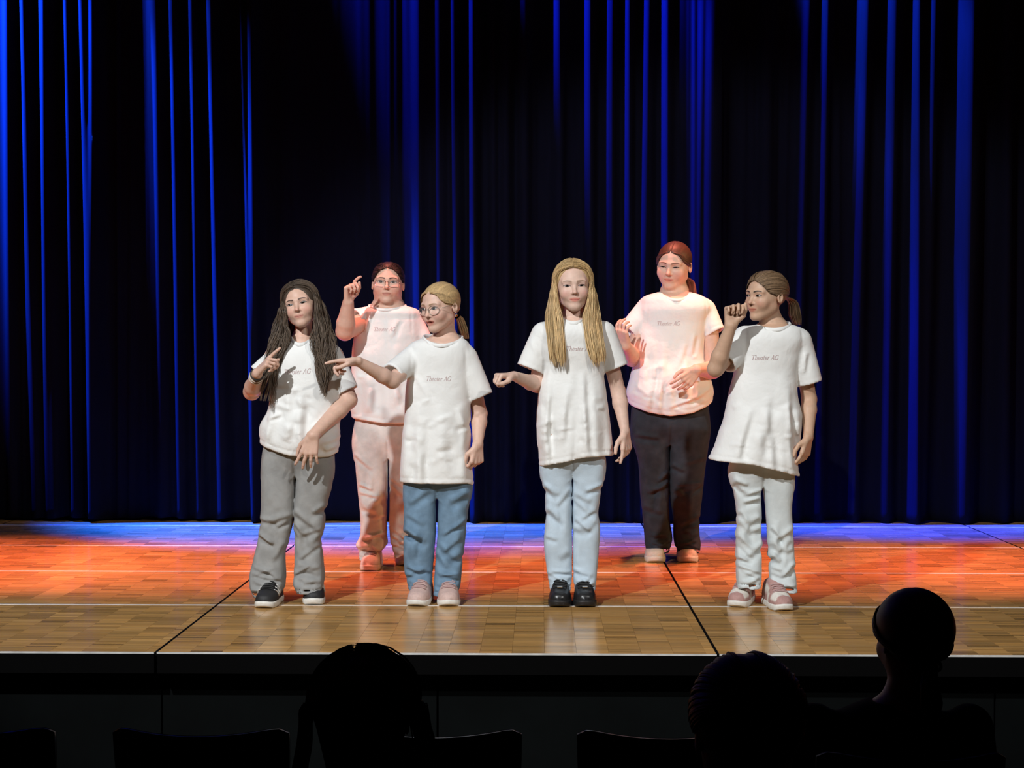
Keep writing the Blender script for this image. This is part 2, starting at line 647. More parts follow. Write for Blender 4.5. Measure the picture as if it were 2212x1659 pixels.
# ridges of the folds: (x at picture top, x at half height, width, projection)
RIDGES = [(12, 13, 9, 0.8), (50, 60, 10, 0.95), (95, 103, 22, 1.1), (145, 151, 11, 1.15), (176, 185, 10, 1.25), (201, 203, 11, 1.4),
          (334, 340, 20, 0.95), (371, 378, 10, 1.0), (413, 419, 9, 1.05), (457, 467, 17, 1.2), (517, 532, 5, 0.95), (541, 548, 10, 1.4),
          (610, 612, 14, 0.1), (690, 692, 16, 0.1), (785, 786, 14, 0.1), (832, 834, 14, 0.15),
          (899, 900, 15, 0.75), (944, 945, 16, 0.85), (978, 982, 11, 0.9), (1014, 1015, 6, 1.0), (1021, 1023, 6, 1.0), (1058, 1060, 9, 1.0), (1086, 1087, 12, 1.15), (1127, 1127, 12, 1.2),
          (1200, 1201, 12, 1.0), (1266, 1267, 10, 1.0), (1311, 1311, 12, 0.8), (1349, 1349, 10, 1.1), (1393, 1387, 20, 1.1), (1430, 1429, 12, 1.25), (1468, 1464, 28, 1.3),
          (1509, 1503, 22, 1.4), (1540, 1535, 22, 1.55), (1645, 1644, 13, 0.9), (1731, 1719, 12, 0.95), (1771, 1764, 11, 1.0), (1856, 1843, 15, 1.05),
          (1914, 1907, 18, 1.15), (1963, 1958, 13, 1.2), (1998, 1984, 21, 1.3), (2060, 2053, 22, 1.4), (2086, 2078, 22, 1.4), (2153, 2151, 17, 1.5),
          (2230, 2226, 14, 1.5), (2290, 2284, 14, 1.5)]


def curtain_x(px):
    return (px - 1171.0) / (F_PX / YC)


def make_drape(name, px0, px1, label, z_bottom, seed, dy):
    rng = np.random.default_rng(seed)
    x0, x1 = curtain_x(px0), curtain_x(px1)
    nx = int((x1 - x0) / 0.0055)
    zs = np.concatenate([np.linspace(z_bottom, z_bottom + 0.3, 6)[:-1], np.linspace(z_bottom + 0.3, 5.3, 26)])
    xs = np.linspace(x0, x1, nx)
    X, Z = np.meshgrid(xs, zs)
    zt = at(1106, 0, YC)[2]; zm = at(1106, 600, YC)[2]
    t = np.clip((zt - Z) / (zt - zm), -0.8, 2.0)
    Y = np.full_like(X, YC + dy)
    for (a, b, w, p) in RIDGES:
        c = curtain_x(a + 7) + (curtain_x(b) - curtain_x(a)) * t
        ww = (w * 0.80 + 4.5) / (F_PX / YC)
        Y -= 0.075 * p * np.exp(-np.abs((X - c) / ww) ** 2.2)
    for _ in range(int((x1 - x0) / 0.055)):
        c = rng.uniform(x0, x1) + rng.normal(0, 0.01) * (Z - 2)
        Y -= rng.uniform(0.003, 0.009) * np.exp(-((X - c) / rng.uniform(0.012, 0.03)) ** 2)
    Y += 0.006 * np.sin(X * 3.1 + seed) * np.cos(Z * 1.3 + seed)
    Z = Z + (Z - z_bottom < 0.02) * (0.006 * np.sin(X * 11 + seed) + 0.004 * np.sin(X * 37))
    V = np.stack([X, Y, Z], -1).reshape(-1, 3)
    nz = len(zs)
    i = np.arange(nz - 1)[:, None] * nx + np.arange(nx - 1)[None]
    Q = np.stack([i, i + 1, i + nx + 1, i + nx], -1).reshape(-1, 4)
    org = np.array([(x0 + x1) / 2, YC, z_bottom])
    o = mesh_obj(name, V, Q, M_CURT, None, True, None, org)
    o.location = tuple(org)
    md = o.modifiers.new('cloth_thickness', 'SOLIDIFY'); md.thickness = 0.003; md.offset = 1
    tag(o, label, 'curtain', 'drapes of the backdrop curtain')
    return o


make_drape('stage_curtain', -330, 541, 'dark pleated backdrop drape hanging beside the girl with long brown hair', STAGE_Z + 0.022, 3, 0.0)
make_drape('stage_curtain', 541.3, 1552, 'wide dark pleated backdrop drape hanging behind the middle of the group', STAGE_Z + 0.006, 4, -0.012)
make_drape('stage_curtain', 1552.3, 2540, 'dark pleated backdrop drape hanging behind the girl with the brown ponytail', STAGE_Z + 0.008, 6, 0.004)


# ------------------------------------------------------------------ people
def rot(yaw, pitch, roll):
    """columns are the head axes in world space; the face looks along -Y at rest"""
    y, p, r = map(math.radians, (yaw, pitch, roll))
    Rz = np.array([[math.cos(y), -math.sin(y), 0], [math.sin(y), math.cos(y), 0], [0, 0, 1]])
    Rx = np.array([[1, 0, 0], [0, math.cos(p), -math.sin(p)], [0, math.sin(p), math.cos(p)]])
    Ry = np.array([[math.cos(r), 0, math.sin(r)], [0, 1, 0], [-math.sin(r), 0, math.cos(r)]])
    return Ry @ Rz @ Rx


def unit(v):
    v = np.asarray(v, float)
    return v / (np.linalg.norm(v) + 1e-12)


CRAN_C, CRAN_R = np.array([0, 0.085, 0.13]), np.array([0.345, 0.43, 0.37])


def head_sdf(p, o):
    """head in units of its height; chin at z=-.5, crown at +.5"""
    E = lambda c, r: f_ellipsoid(c, r)(p)
    C = lambda a, b, ra, rb: f_cone(a, b, ra, rb)(p)
    fw = o.get('face_w', 1.0)
    ax = np.abs(p[..., 0])
    q = p.copy(); q[..., 0] = ax          # mirrored half
    Em = lambda c, r: f_ellipsoid(c, r)(q)
    Cm = lambda a, b, ra, rb: f_cone(a, b, ra, rb)(q)
    d = E(CRAN_C, CRAN_R)
    d = smin(d, E((0, -0.09, -0.13), (0.285 * fw, 0.275, 0.31)), 0.12)          # face mass
    d = smin(d, Cm((0.19 * fw, 0.02, -0.22), (0.05, -0.22, -0.40), 0.11, 0.085), 0.09)   # jaw
    d = smin(d, E((0, -0.265, -0.405), (0.095, 0.085, 0.085)), 0.07)             # chin
    d = smin(d, Em((0.155 * fw, -0.235, -0.135), (0.12, 0.11, 0.12)), 0.08)       # cheeks
    d = smin(d, Cm((0.03, -0.335, 0.075), (0.20, -0.275, 0.085), 0.035, 0.04), 0.07)   # brow
    d = smax(d, -Em((0.145, -0.405, 0.005), (0.088, 0.085, 0.058)), 0.05)        # sockets
    d = smin(d, Em((0.145, -0.262, 0.0), (0.078, 0.070, 0.062)), 0.03)           # lids
    n = o.get('nose', 1.0)
    d = smin(d, C((0, -0.325, 0.04), (0, -0.385 - 0.015 * n, -0.110), 0.029, 0.036), 0.045)
    d = smin(d, E((0, -0.395 - 0.02 * n, -0.132), (0.044, 0.044, 0.038)), 0.03)
    d = smin(d, Em((0.047, -0.362, -0.148), (0.031, 0.036, 0.026)), 0.02)
    d = smax(d, -Em((0.024, -0.398, -0.176), (0.015, 0.020, 0.016)), 0.012)      # nostrils
    mz = -0.262
    sm = o.get('smile', 0.010)
    d = smin(d, E((0, -0.305, mz), (0.115, 0.055, 0.080)), 0.05)                 # muzzle
    mo = o.get('mouth_open', 0.0)
    zz = p[..., 2] - sm * (ax / 0.1) ** 2
    pm = np.stack([p[..., 0], p[..., 1], zz], -1)
    Cq = lambda a, b, ra, rb: f_cone(a, b, ra, rb)(pm)
    d = smin(d, Cq((-0.07, -0.330, mz + 0.013 + mo * 0.3), (0.07, -0.330, mz + 0.013 + mo * 0.3), 0.018, 0.018), 0.022)
    d = smin(d, Cq((-0.05, -0.334, mz - 0.026 - mo * 0.6), (0.05, -0.334, mz - 0.026 - mo * 0.6), 0.023, 0.023), 0.022)
    if mo > 0:
        d = smax(d, -E((0, -0.385, mz - 0.008 - mo * .2), (0.072, 0.07, 0.012 + mo * 0.5)), 0.01)
    else:
        d = smax(d, -Cq((-0.092, -0.366, mz - 0.004), (0.092, -0.366, mz - 0.004), 0.007, 0.007), 0.012)
    # ears
    ec = np.array([0.355, 0.075, -0.03])
    e = Em(ec, (0.040, 0.075, 0.115))
    e = smax(e, -Em(ec + (0.035, -0.012, 0.012), (0.030, 0.045, 0.075)), 0.015)
    d = smin(d, e, 0.02)
    return d


def add_head(F, hc, R, H, o):
    f = lambda P: head_sdf((P - hc) @ R / H, o) * H
    m = 0.72 * H
    F.add(f, hc - m, hc + m, 'u', 0.018)


def add_hand(F, wrist, d, n, right, L, curl=(0.3, 0.3, 0.3, 0.3), spread=0.1, thumb=0.4, rw=0.02):
    d = unit(d)
    n = unit(np.asarray(n, float) - d * (np.asarray(n, float) @ d))
    lat = np.cross(d, n) if right else np.cross(n, d)     # towards the thumb
    w = np.asarray(wrist, float)
    kb = []
    for i in range(4):
        b = w + d * (0.50, 0.52, 0.49, 0.45)[i] * L + lat * (0.195, 0.065, -0.065, -0.185)[i] * L
        kb.append(b)
        F.cone(w + lat * (0.09, 0.03, -0.03, -0.09)[i] * L, b, 0.085 * L, 0.068 * L, k=0.010)
    for i in range(4):
        ln = (0.41, 0.46, 0.42, 0.33)[i] * L
        df = unit(d + lat * spread * (1.5, 0.5, -0.5, -1.5)[i])
        ang = 0.0
        p = kb[i]
        r = (0.054, 0.055, 0.052, 0.046)[i] * L
        for sgi, fr in enumerate((0.44, 0.31, 0.25)):
            ang += curl[i] * (1.0, 1.15, 0.8)[sgi]
            q = p + (df * math.cos(ang) + n * math.sin(ang)) * ln * fr
            F.cone(p, q, r, r * 0.90, k=0.0022 if sgi else 0.004)
            p, r = q, r * 0.90
    b = w + d * 0.14 * L + lat * 0.12 * L
    t1 = b + unit(d * 0.62 + lat * (0.75 - 0.5 * thumb) + n * (0.25 + 0.5 * thumb)) * 0.25 * L
    t2 = t1 + unit(d * 0.85 + lat * (0.45 - 1.0 * thumb) + n * (0.15 + 0.4 * thumb)) * 0.19 * L
    t3 = t2 + unit(d * 0.95 + lat * (0.25 - 1.2 * thumb) + n * 0.1) * 0.15 * L
    F.cone(b, t1, 0.095 * L, 0.068 * L, k=0.008)
    F.cone(t1, t2, 0.064 * L, 0.060 * L, k=0.003)
    F.cone(t2, t3, 0.060 * L, 0.048 * L, k=0.002)


def skin_colors(V, hc, R, H, o):
    base = np.array(o['skin'])
    c = np.repeat(base[None], len(V), 0)
    p = (V - hc) @ R / H
    near = (np.linalg.norm(p, axis=1) < 0.75) & (p[:, 1] < 0.1)
    x, y, z = p.T
    ss = lambda t: 1 / (1 + np.exp(-np.clip(t, -50, 50)))
    cheek = near * np.exp(-((np.abs(x) - 0.19) / 0.09) ** 2 - ((z + 0.15) / 0.08) ** 2)
    c *= 1 - cheek[:, None] * np.array([0.0, 0.16, 0.14]) * o.get('blush', 1)
    nose = near * np.exp(-(x / 0.07) ** 2 - ((z + 0.14) / 0.05) ** 2) * (y < -0.3)
    c *= 1 - nose[:, None] * np.array([0.0, 0.10, 0.10])
    mz = -0.266; mo = o.get('mouth_open', 0.0)
    lw = 0.104
    z = z - o.get('smile', 0.010) * (np.abs(x) / 0.1) ** 2
    arch = 0.026 * np.clip(1 - (x / lw) ** 2, 0, 1)
    up = near * (y < -0.22) * ss((mz + 0.006 + arch * 1.0 + mo * .4 - z) / 0.006) * ss((z - mz + 0.012 - mo * .1) / 0.006) * ss((lw - np.abs(x)) / 0.007)
    low = near * (y < -0.22) * ss((mz - 0.004 - z) / 0.006) * ss((z - (mz - 0.012 - arch * 1.35 - mo * .9)) / 0.006) * ss((lw * 0.9 - np.abs(x)) / 0.008)
    lip = np.clip(up + low, 0, 1)
    lipc = base * np.array(o.get('lip', (0.86, 0.52, 0.52)))
    c = c * (1 - lip[:, None]) + lipc * lip[:, None]
    dark = near * (y < -0.2) * np.exp(-((z - mz + 0.006 + mo * .2) / (0.0075 + mo * 0.42)) ** 4) * ss((lw * 0.95 - np.abs(x)) / 0.006)
    c *= 1 - dark[:, None] * np.array([0.55, 0.75, 0.75]) * (1.0 if mo == 0 else 1.2)
    z = p[:, 2]
    ns = near * (y < -0.3) * np.exp(-((np.abs(x) - 0.028) / 0.017) ** 2 - ((z + 0.176) / 0.012) ** 2)
    c *= 1 - ns[:, None] * 0.6
    z = p[:, 2]
    lid = near * (y < -0.15) * np.exp(-((np.abs(x) - 0.145) / 0.08) ** 2 - ((z - 0.01) / 0.05) ** 2)
    c *= 1 - lid[:, None] * np.array([0.06, 0.12, 0.10])
    return np.clip(c, 0.005, 1)


def face_patch(bvh, hc, R, H, outline_fn, nu, nv, off):
    """grid patch in the face plane dropped onto the skin; outline_fn(u,v)->(x,z) in head units"""
    fwd = R @ np.array([0, 1, 0.0])
    V = []
    for a in range(nu):
        for b in range(nv):
            u, v = a / (nu - 1), b / (nv - 1)
            x, z = outline_fn(u, v)
            w = hc + R @ (np.array([x, -0.8, z]) * H)
            hit = bvh.ray_cast(Vector(w), Vector(fwd), 0.8 * H)
            y = np.array(hit[0]) if hit[0] is not None else hc + R @ (np.array([x, -0.3, z]) * H)
            V.append(y - fwd * off(u, v))
    Q = [(a * nv + b, (a + 1) * nv + b, (a + 1) * nv + b + 1, a * nv + b + 1) for a in range(nu - 1) for b in range(nv - 1)]
    return np.array(V), Q


M_SKIN = mat('skin', rough=0.5, attr='Col', noise=0.05, nscale=60, bump=0.05, bscale=900, sss=0.12, spec=0.4)
M_EYE = mat('eye', rough=0.12, attr='Col', spec=0.6)
M_HAIR = mat('hair', rough=0.50, attr='Col', noise=0.25, nscale=260, spec=0.45, stretch=(1, 1, 0.15))
M_TEE = mat('white_cotton', (0.80, 0.80, 0.785, 1), 0.85, noise=0.02, nscale=12, bump=0.18, bscale=420, sheen=0.1, spec=0.25, crease=(10.0, 0.0125))
M_PRINT = mat('faded_rose_print', (0.50, 0.36, 0.36, 1), 0.8)
M_WIRE = mat('thin_metal_frame', (0.42, 0.36, 0.32, 1), 0.3, metal=0.9)
M_LENS = mat('spectacle_lens', (0.9, 0.9, 0.9, 1), 0.05)
M_LENS.node_tree.nodes['Principled BSDF'].inputs['Alpha'].default_value = 0.035
M_GOLD = mat('earring_metal', (0.8, 0.65, 0.35, 1), 0.25, metal=1.0)


def add_face(root, bvh, hc, R, H, o, base):
    hairc = np.array(o['brow'])
    op = o.get('eye_open', 0.030) * 1.12
    gx, gz = o.get('gaze', (0, 0))
    lashc = o.get('lash', (0.012, 0.008, 0.006))
    for s in (-1, 1):
        cx, cz = s * 0.143, 0.0
        W = 0.073

        def almond(u, v):
            a = -1 + 2 * u
            up = op * (1 - abs(a) ** 2.2) + 0.004 * a * s
            dn = -op * 0.62 * (1 - abs(a) ** 2.0) + 0.004 * a * s
            return cx + W * a, cz + dn + (up - dn) * v
        V, Q = face_patch(bvh, hc, R, H, almond, 19, 11, lambda u, v: 0.0008 + 0.0016 * (1 - (2 * u - 1) ** 2) * (1 - (2 * v - 1) ** 2))
        p = (V - hc) @ R / H
        e = np.hypot(p[:, 0] - cx - gx, (p[:, 2] - cz - 0.004 - gz))
        col = np.repeat(np.array([[0.62, 0.56, 0.54]]), len(V), 0)
        ic = np.array(o.get('iris', (0.05, 0.03, 0.02)))
        col[e < 0.038] = ic
        col[e < 0.019] = (0.004, 0.004, 0.004)
        mesh_obj('eye', V, Q, M_EYE, root, True, col, base)
        # lash line along the upper lid
        pts = []
        for t in np.linspace(0, 1, 13):
            x, z = almond(t, 1.0)
            w = hc + R @ (np.array([x + s * 0.004, -0.8, z]) * H)
            hit = bvh.ray_cast(Vector(w), Vector(R @ np.array([0, 1, 0.0])), 0.8 * H)
            if hit[0] is not None:
                pts.append(np.array(hit[0]) - R @ np.array([0, 0.002, 0.0]))
        V, Q = tube(pts, H * 0.0065 * (0.35 + np.sin(np.linspace(0.3, 2.9, len(pts)))), 5)
        mesh_obj('eyelash', V, Q, M_HAIR, root, True, np.repeat(np.array([lashc]), len(V), 0), base)

        def brow(u, v):
            a = u
            x = s * (0.055 + 0.165 * a)
            z = 0.082 + 0.030 * math.sin(a * 2.3) - 0.018 * a + o.get('brow_dz', 0)
            th = 0.017 * (1 - 0.75 * a) + 0.004
            return x, z + th * (v - 0.5) * 1.6
        V, Q = face_patch(bvh, hc, R, H, brow, 14, 4, lambda u, v: 0.0012)
        if s > 0:
            Q = [q[::-1] for q in Q]
        mesh_obj('eyebrow', V, Q, M_HAIR, root, True, np.repeat(hairc[None], len(V), 0), base)


# ---- hair: a cap on the skull plus many swept locks
def ell_point(dirv, infl=1.0):
    u = unit(dirv)
    return CRAN_C + u * CRAN_R * infl


def strands_mesh(S, rad, sides=4):
    """S (ns, n, 3) polylines, rad (n,) or (ns,n)"""
    ns, n, _ = S.shape
    rad = np.broadcast_to(rad, (ns, n))
    T = np.gradient(S, axis=1)
    T /= np.linalg.norm(T, axis=2, keepdims=True) + 1e-12
    ref = np.array([0.35, 0.9, 0.2])
    A = np.cross(T, ref); A /= np.linalg.norm(A, axis=2, keepdims=True) + 1e-9
    B = np.cross(T, A)
    th = np.linspace(0, 2 * np.pi, sides, endpoint=False)
    V = S[:, :, None] + rad[:, :, None, None] * (np.cos(th)[None, None, :, None] * A[:, :, None] + 0.6 * np.sin(th)[None, None, :, None] * B[:, :, None])
    idx = np.arange(ns * n * sides).reshape(ns, n, sides)
    a, b = idx[:, :-1], idx[:, 1:]
    Q = np.stack([a, np.roll(a, -1, 2), np.roll(b, -1, 2), b], -1).reshape(-1, 4)
    return V.reshape(-1, 3), Q


def hair_cap(hc, R, H, o):
    F = Field()
    infl = o.get('cap', 0.02)

    def f(P):
        p = (P - hc) @ R / H
        d = f_ellipsoid(CRAN_C + (0, 0.01, 0.005), CRAN_R + infl)(p)
        hl = o.get('hairline', 0.30)
        fw = o.get('hair_w', 0.285)
        # forehead opening
        fx = (np.abs(p[..., 0]) / fw) ** 2.2 + (np.abs(p[..., 2] - (hl - 0.40)) / 0.40) ** 2.2
        face = np.maximum((fx ** (1 / 2.2) - 1) * 0.3, p[..., 1] + 0.02)
        d = smax(d, -face, 0.03)
        q = p.copy(); q[..., 0] = np.abs(q[..., 0])
        # side / ear opening
        d = smax(d, -f_ellipsoid((0.40, -0.10, -0.20), (0.20, 0.25, 0.24))(q), 0.03)
        d = smax(d, (-0.27 - p[..., 2]) + 0.15 * (0.1 - p[..., 1]), 0.05)
        part = np.exp(-((p[..., 0] - o.get('part', 0.0)) / 0.012) ** 2) * (p[..., 1] < 0.2) * (p[..., 2] > 0.2)
        d = d + o.get('part_depth', 0.012) * part
        return d * H
    m = 0.62 * H
    F.add(f, hc - m, hc + m, 'u', 0.0)
    return F.mesh(0.0035, 2)


def hair_color(n_per, ns, col, tip, rng, var=0.22):
    t = np.linspace(0, 1, n_per)[None, :, None]
    k = (1 + rng.normal(0, var, (ns, 1, 1))).clip(0.45, 1.7)
    return (np.array(col) * (1 - t) + np.array(tip) * t) * k


def build_hair(root, o, hc, R, H, base, Pw, seed):
    """o['hair'] describes style; Pw maps (px, py, dy) to world"""
    rng = np.random.default_rng(seed)
    h = o['hair']
    Vs, Qs, Cs = [], [], []

    def put(V, Q, C):
        n = sum(len(v) for v in Vs)
        Vs.append(V); Qs.append(np.asarray(Q) + n); Cs.append(C)
    V, Q = hair_cap(hc, R, H, h)
    # streaks on the cap along the combing direction
    p = (V - hc) @ R / H
    if h['style'] == 'back':
        tie = np.array(h['tie'])
        ang = np.arctan2(p[:, 0] - tie[0], p[:, 2] - tie[2])
    else:
        ang = p[:, 1] * 5 + 0.6 * p[:, 2]
    st = sum(np.sin(ang * f + ph) for f, ph in ((23, 1), (41, 2.2), (67, 0.4))) / 3
    put(V, Q, np.array(h['color'])[None] * (1 + 0.22 * st[:, None]))
    to_w = lambda q: hc + (q * H) @ R.T
    N = 16

    def tubes(S, r0, col, tip, taper=0.5):
        n = S.shape[1]
        t = np.linspace(0, 1, n)
        rad = r0 * (1 - (1 - taper) * t) * np.minimum(1, 0.35 + 5 * t) * np.where(t > 0.97, 0.25, 1.0)
        rr = rad[None] * rng.uniform(0.7, 1.3, (len(S), 1))
        V, Q = strands_mesh(S, rr)
        C = np.repeat(hair_color(n, len(S), col, tip, rng), 4, axis=1).reshape(-1, 3)
        put(V, Q, C)
    col, tip = h['color'], h.get('tip', h['color'])
    if h['style'] == 'back':
        # combed back from the hairline to the tie
        tie = np.array(h['tie'])
        td = unit((tie - CRAN_C) / CRAN_R)
        S = []
        for i in range(int(h.get('n', 150) * 1.8)):
            a = rng.uniform(-1, 1)
            hl = h.get('hairline', 0.30)
            if abs(a) < 0.62:
                b = a / 0.62
                st_ = np.array([0.27 * b, -0.33 + 0.12 * b * b, hl + 0.02 - 0.20 * b * b])
            else:
                b = (abs(a) - 0.62) / 0.38
                st_ = np.array([math.copysign(0.30 + 0.05 * b, a), -0.20 + 0.27 * b, hl - 0.20 - 0.10 * b])
            d0 = unit((st_ - CRAN_C) / CRAN_R)
            if h.get('parted') and abs(a) < 0.5:
                d0 = unit(d0 + np.array([math.copysign(0.12, a - h.get('part', 0)), 0, 0]))
            pts = []
            for t in np.linspace(0, 1, N):
                e = t * t * (3 - 2 * t)
                dd = unit(d0 * (1 - t) + td * t + np.array([math.copysign(0.10, d0[0]) * math.sin(math.pi * t), 0, 0.16 * math.sin(math.pi * t)]))
                pts.append(CRAN_C + dd * (CRAN_R + h.get('cap', 0.02) + 0.012))
            S.append(to_w(np.array(pts) + rng.normal(0, 0.004, 3)))
        tubes(np.array(S), H * 0.010, col, col, 0.9)
        # tail
        if 'tail' in h:
            g = [to_w(tie * 1.0)] + [Pw(*q[:3]) for q in h['tail']]
            wd = [0.008] + [q[3] for q in h['tail']]
            G = catmull(g, N); Wd = np.interp(np.linspace(0, 1, N), np.linspace(0, 1, len(wd)), wd)
            S = []
            for i in range(int(h.get('tail_n', 110) * 1.6)):
                a, b = rng.uniform(0, 2 * np.pi), math.sqrt(rng.random())
                off = np.stack([np.cos(a) * b * Wd, np.sin(a) * b * Wd * 0.7, 0 * Wd], -1)
                t = np.linspace(0, 1, N)
                wave = h.get('wave', 0.0) * np.stack([np.sin(t * h.get('freq', 9) + a), np.cos(t * h.get('freq', 9) * 0.9 + a * 2), 0 * t], -1) * t[:, None]
                s = G + off + wave
                ln = rng.uniform(0.75, 1.0)
                s = catmull(s[:max(4, int(N * ln))], N)
                S.append(s)
            tubes(np.array(S), H * 0.009, col, tip, 0.45)
            # elastic round the tail root
            th = np.linspace(0, 2 * np.pi, 20, endpoint=False)
            c = to_w(tie * 1.03)
            dv = unit(G[2] - G[0]); a1 = unit(np.cross(dv, (0.3, 0.2, 1))); a2 = np.cross(dv, a1)
            V, Q = tube(c + 0.014 * (np.cos(th)[:, None] * a1 + np.sin(th)[:, None] * a2), 0.004, 6, closed=True)
            o['_tie'] = (V, Q)
    else:
        # loose hair parted in the middle; guides per side: inner and outer edges in pixels
        for s, key in ((-1, 'left'), (1, 'right')):
            gi = [Pw(*q) for q in h[key]['inner']]
            go = [Pw(*q) for q in h[key]['outer']]
            m = max(len(gi), len(go))
            gi = catmull(gi, 14); go = catmull(go, 14)
            S = []
            nst = int(h.get('n', 170) * 1.8)
            clump = rng.random(34); cph = rng.uniform(0, 6.28, 34); clen = rng.uniform(*h.get('len', (0.72, 1.0)), 34)
            for i in range(nst):
                ci = rng.integers(34)
                u = float(np.clip(clump[ci] + rng.normal(0, 0.035), 0, 1))
                w = u
                prt = np.array([h.get('part', 0.0) + s * 0.012, -0.33 + 0.50 * u, 0.40])
                d0 = unit((prt - CRAN_C) / CRAN_R)
                d1 = unit(np.array([s * 0.80, -0.62 + 0.85 * u, 0.42]))
                d2 = unit(np.array([s * 1.0, -0.50 + 0.85 * u, -0.02]))
                cap = CRAN_R + h.get('cap', 0.02) + 0.012 + 0.02 * rng.random()
                top = [CRAN_C + unit(d0 * (1 - t) + d1 * t) * cap for t in (0.0, 0.35, 0.7)] + [CRAN_C + d1 * cap, CRAN_C + unit(d1 + d2) * cap, CRAN_C + d2 * cap]
                top = to_w(np.array(top))
                fall = gi * (1 - w) + go * w
                fall = fall + np.array([0, rng.uniform(-0.012, 0.012) + 0.018 * math.sin(math.pi * w) * -1, 0])
                ln = int(14 * clen[ci] + rng.normal(0, 0.5))
                fall = fall[:max(ln, 5)]
                pts = np.vstack([top, fall])
                c = catmull(pts, 26)
                t = np.linspace(0, 1, 26)
                ph = cph[ci] + rng.normal(0, 0.25)
                amp = h.get('wave', 0.0) * np.clip((t - 0.3) * 2, 0, 1)
                c = c + np.stack([amp * np.sin(t * h.get('freq', 14) + ph * 0.5 + u * 3), amp * 0.7 * np.cos(t * h.get('freq', 14) * 1.1 + ph), 0 * t], -1)
                c = c + rng.normal(0, 0.0030, 3) * (1 - 0.6 * t[:, None])
                S.append(c)
            tubes(np.array(S), H * h.get('thick', 0.018) * 0.54, col, tip, 0.4)
            # strands behind the neck and over the back
            S = []
            for i in range(h.get('nback', 70)):
                u = rng.random()
                d0 = unit(np.array([s * 0.15, 0.2 + 0.4 * u, 0.9])); d1 = unit(np.array([s * (0.95 - 0.5 * u), 0.35 + 0.6 * u, 0.1]))
                d2 = unit(np.array([s * (0.9 - 0.6 * u), 0.45 + 0.5 * u, -0.55]))
                cap = CRAN_R + h.get('cap', 0.02) + 0.01
                top = to_w(np.array([CRAN_C + unit(d0 * (1 - t) + d1 * t) * cap for t in (0, 0.5, 1)] + [CRAN_C + d2 * cap]))
                zc = h.get('back_len', 0.30)
                f1 = top[-1] + np.array([s * 0.02 * (1 - u), 0.01, -0.10]); f2 = top[-1] + np.array([s * (0.055 - 0.04 * u), 0.045, -zc * rng.uniform(0.8, 1.05)])
                S.append(catmull(np.vstack([top, f1, (f1 + f2) / 2, f2]), 20))
            tubes(np.array(S), H * h.get('thick', 0.018), col, tip, 0.5)
    V = np.concatenate(Vs); Q = np.concatenate(Qs); C = np.concatenate(Cs)
    ho = mesh_obj('hair', V, Q, M_HAIR, root, True, np.clip(C, 0.001, 1), base)
    if '_tie' in o:
        V, Q = o['_tie']
        mesh_obj('hair_tie', V, Q, h.get('tie_mat', M_RUBBER), ho, True, None, base)
    return ho


# ---- lettering printed on the shirts
def arc(cx, cy, rx, ry, a0, a1, n=12):
    t = np.radians(np.linspace(a0, a1, n))
    return list(zip(cx + rx * np.cos(t), cy + ry * np.sin(t)))


GLYPH = {   # strokes: (width, points); x-height 0.62, cap height 1
    'T': (0.74, [(.085, [(.37, 0), (.37, 1)]), (.045, [(.04, .98), (.70, .98)]), (.04, [(.04, .98), (.04, .80)]), (.04, [(.70, .98), (.70, .80)]), (.035, [(.24, .015), (.50, .015)])]),
    'h': (0.60, [(.075, [(.12, 0), (.12, 1.05)]), (.035, [(.02, 1.03), (.12, 1.03)]), (.05, [(.12, .42)] + arc(.30, .42, .16, .20, 160, 20, 9)), (.075, [(.46, .46), (.46, .02)]), (.035, [(.04, .015), (.22, .015)]), (.035, [(.38, .015), (.56, .015)])]),
    'e': (0.52, [(.04, [(.08, .34), (.44, .36)]), (.065, arc(.26, .32, .19, .31, 5, 320, 20))]),
    'a': (0.54, [(.06, arc(.23, .28, .18, .29, 20, 340, 18)), (.075, [(.42, .60), (.41, .12), (.50, .02)])]),
    't': (0.38, [(.07, [(.17, .85), (.16, .14)] + arc(.26, .13, .10, .13, 180, 300, 6)), (.04, [(.03, .59), (.34, .59)])]),
    'r': (0.44, [(.075, [(.13, 0), (.13, .60)]), (.035, [(.03, .58), (.13, .60)]), (.06, [(.13, .36)] + arc(.30, .40, .15, .20, 160, 50, 7)), (.035, [(.04, .015), (.24, .015)])]),
    ' ': (0.34, []),
    'A': (0.76, [(.04, [(.06, .0), (.37, 1.0)]), (.09, [(.37, 1.0), (.66, 0)]), (.04, [(.18, .36), (.55, .36)]), (.035, [(-.02, .015), (.16, .015)]), (.035, [(.54, .015), (.76, .015)])]),
    'G': (0.80, [(.075, arc(.42, .50, .36, .50, 48, 330, 24)), (.06, [(.70, .40), (.70, .12)]), (.035, [(.56, .41), (.80, .41)]), (.04, [(.68, .97), (.68, .76)])]),
}


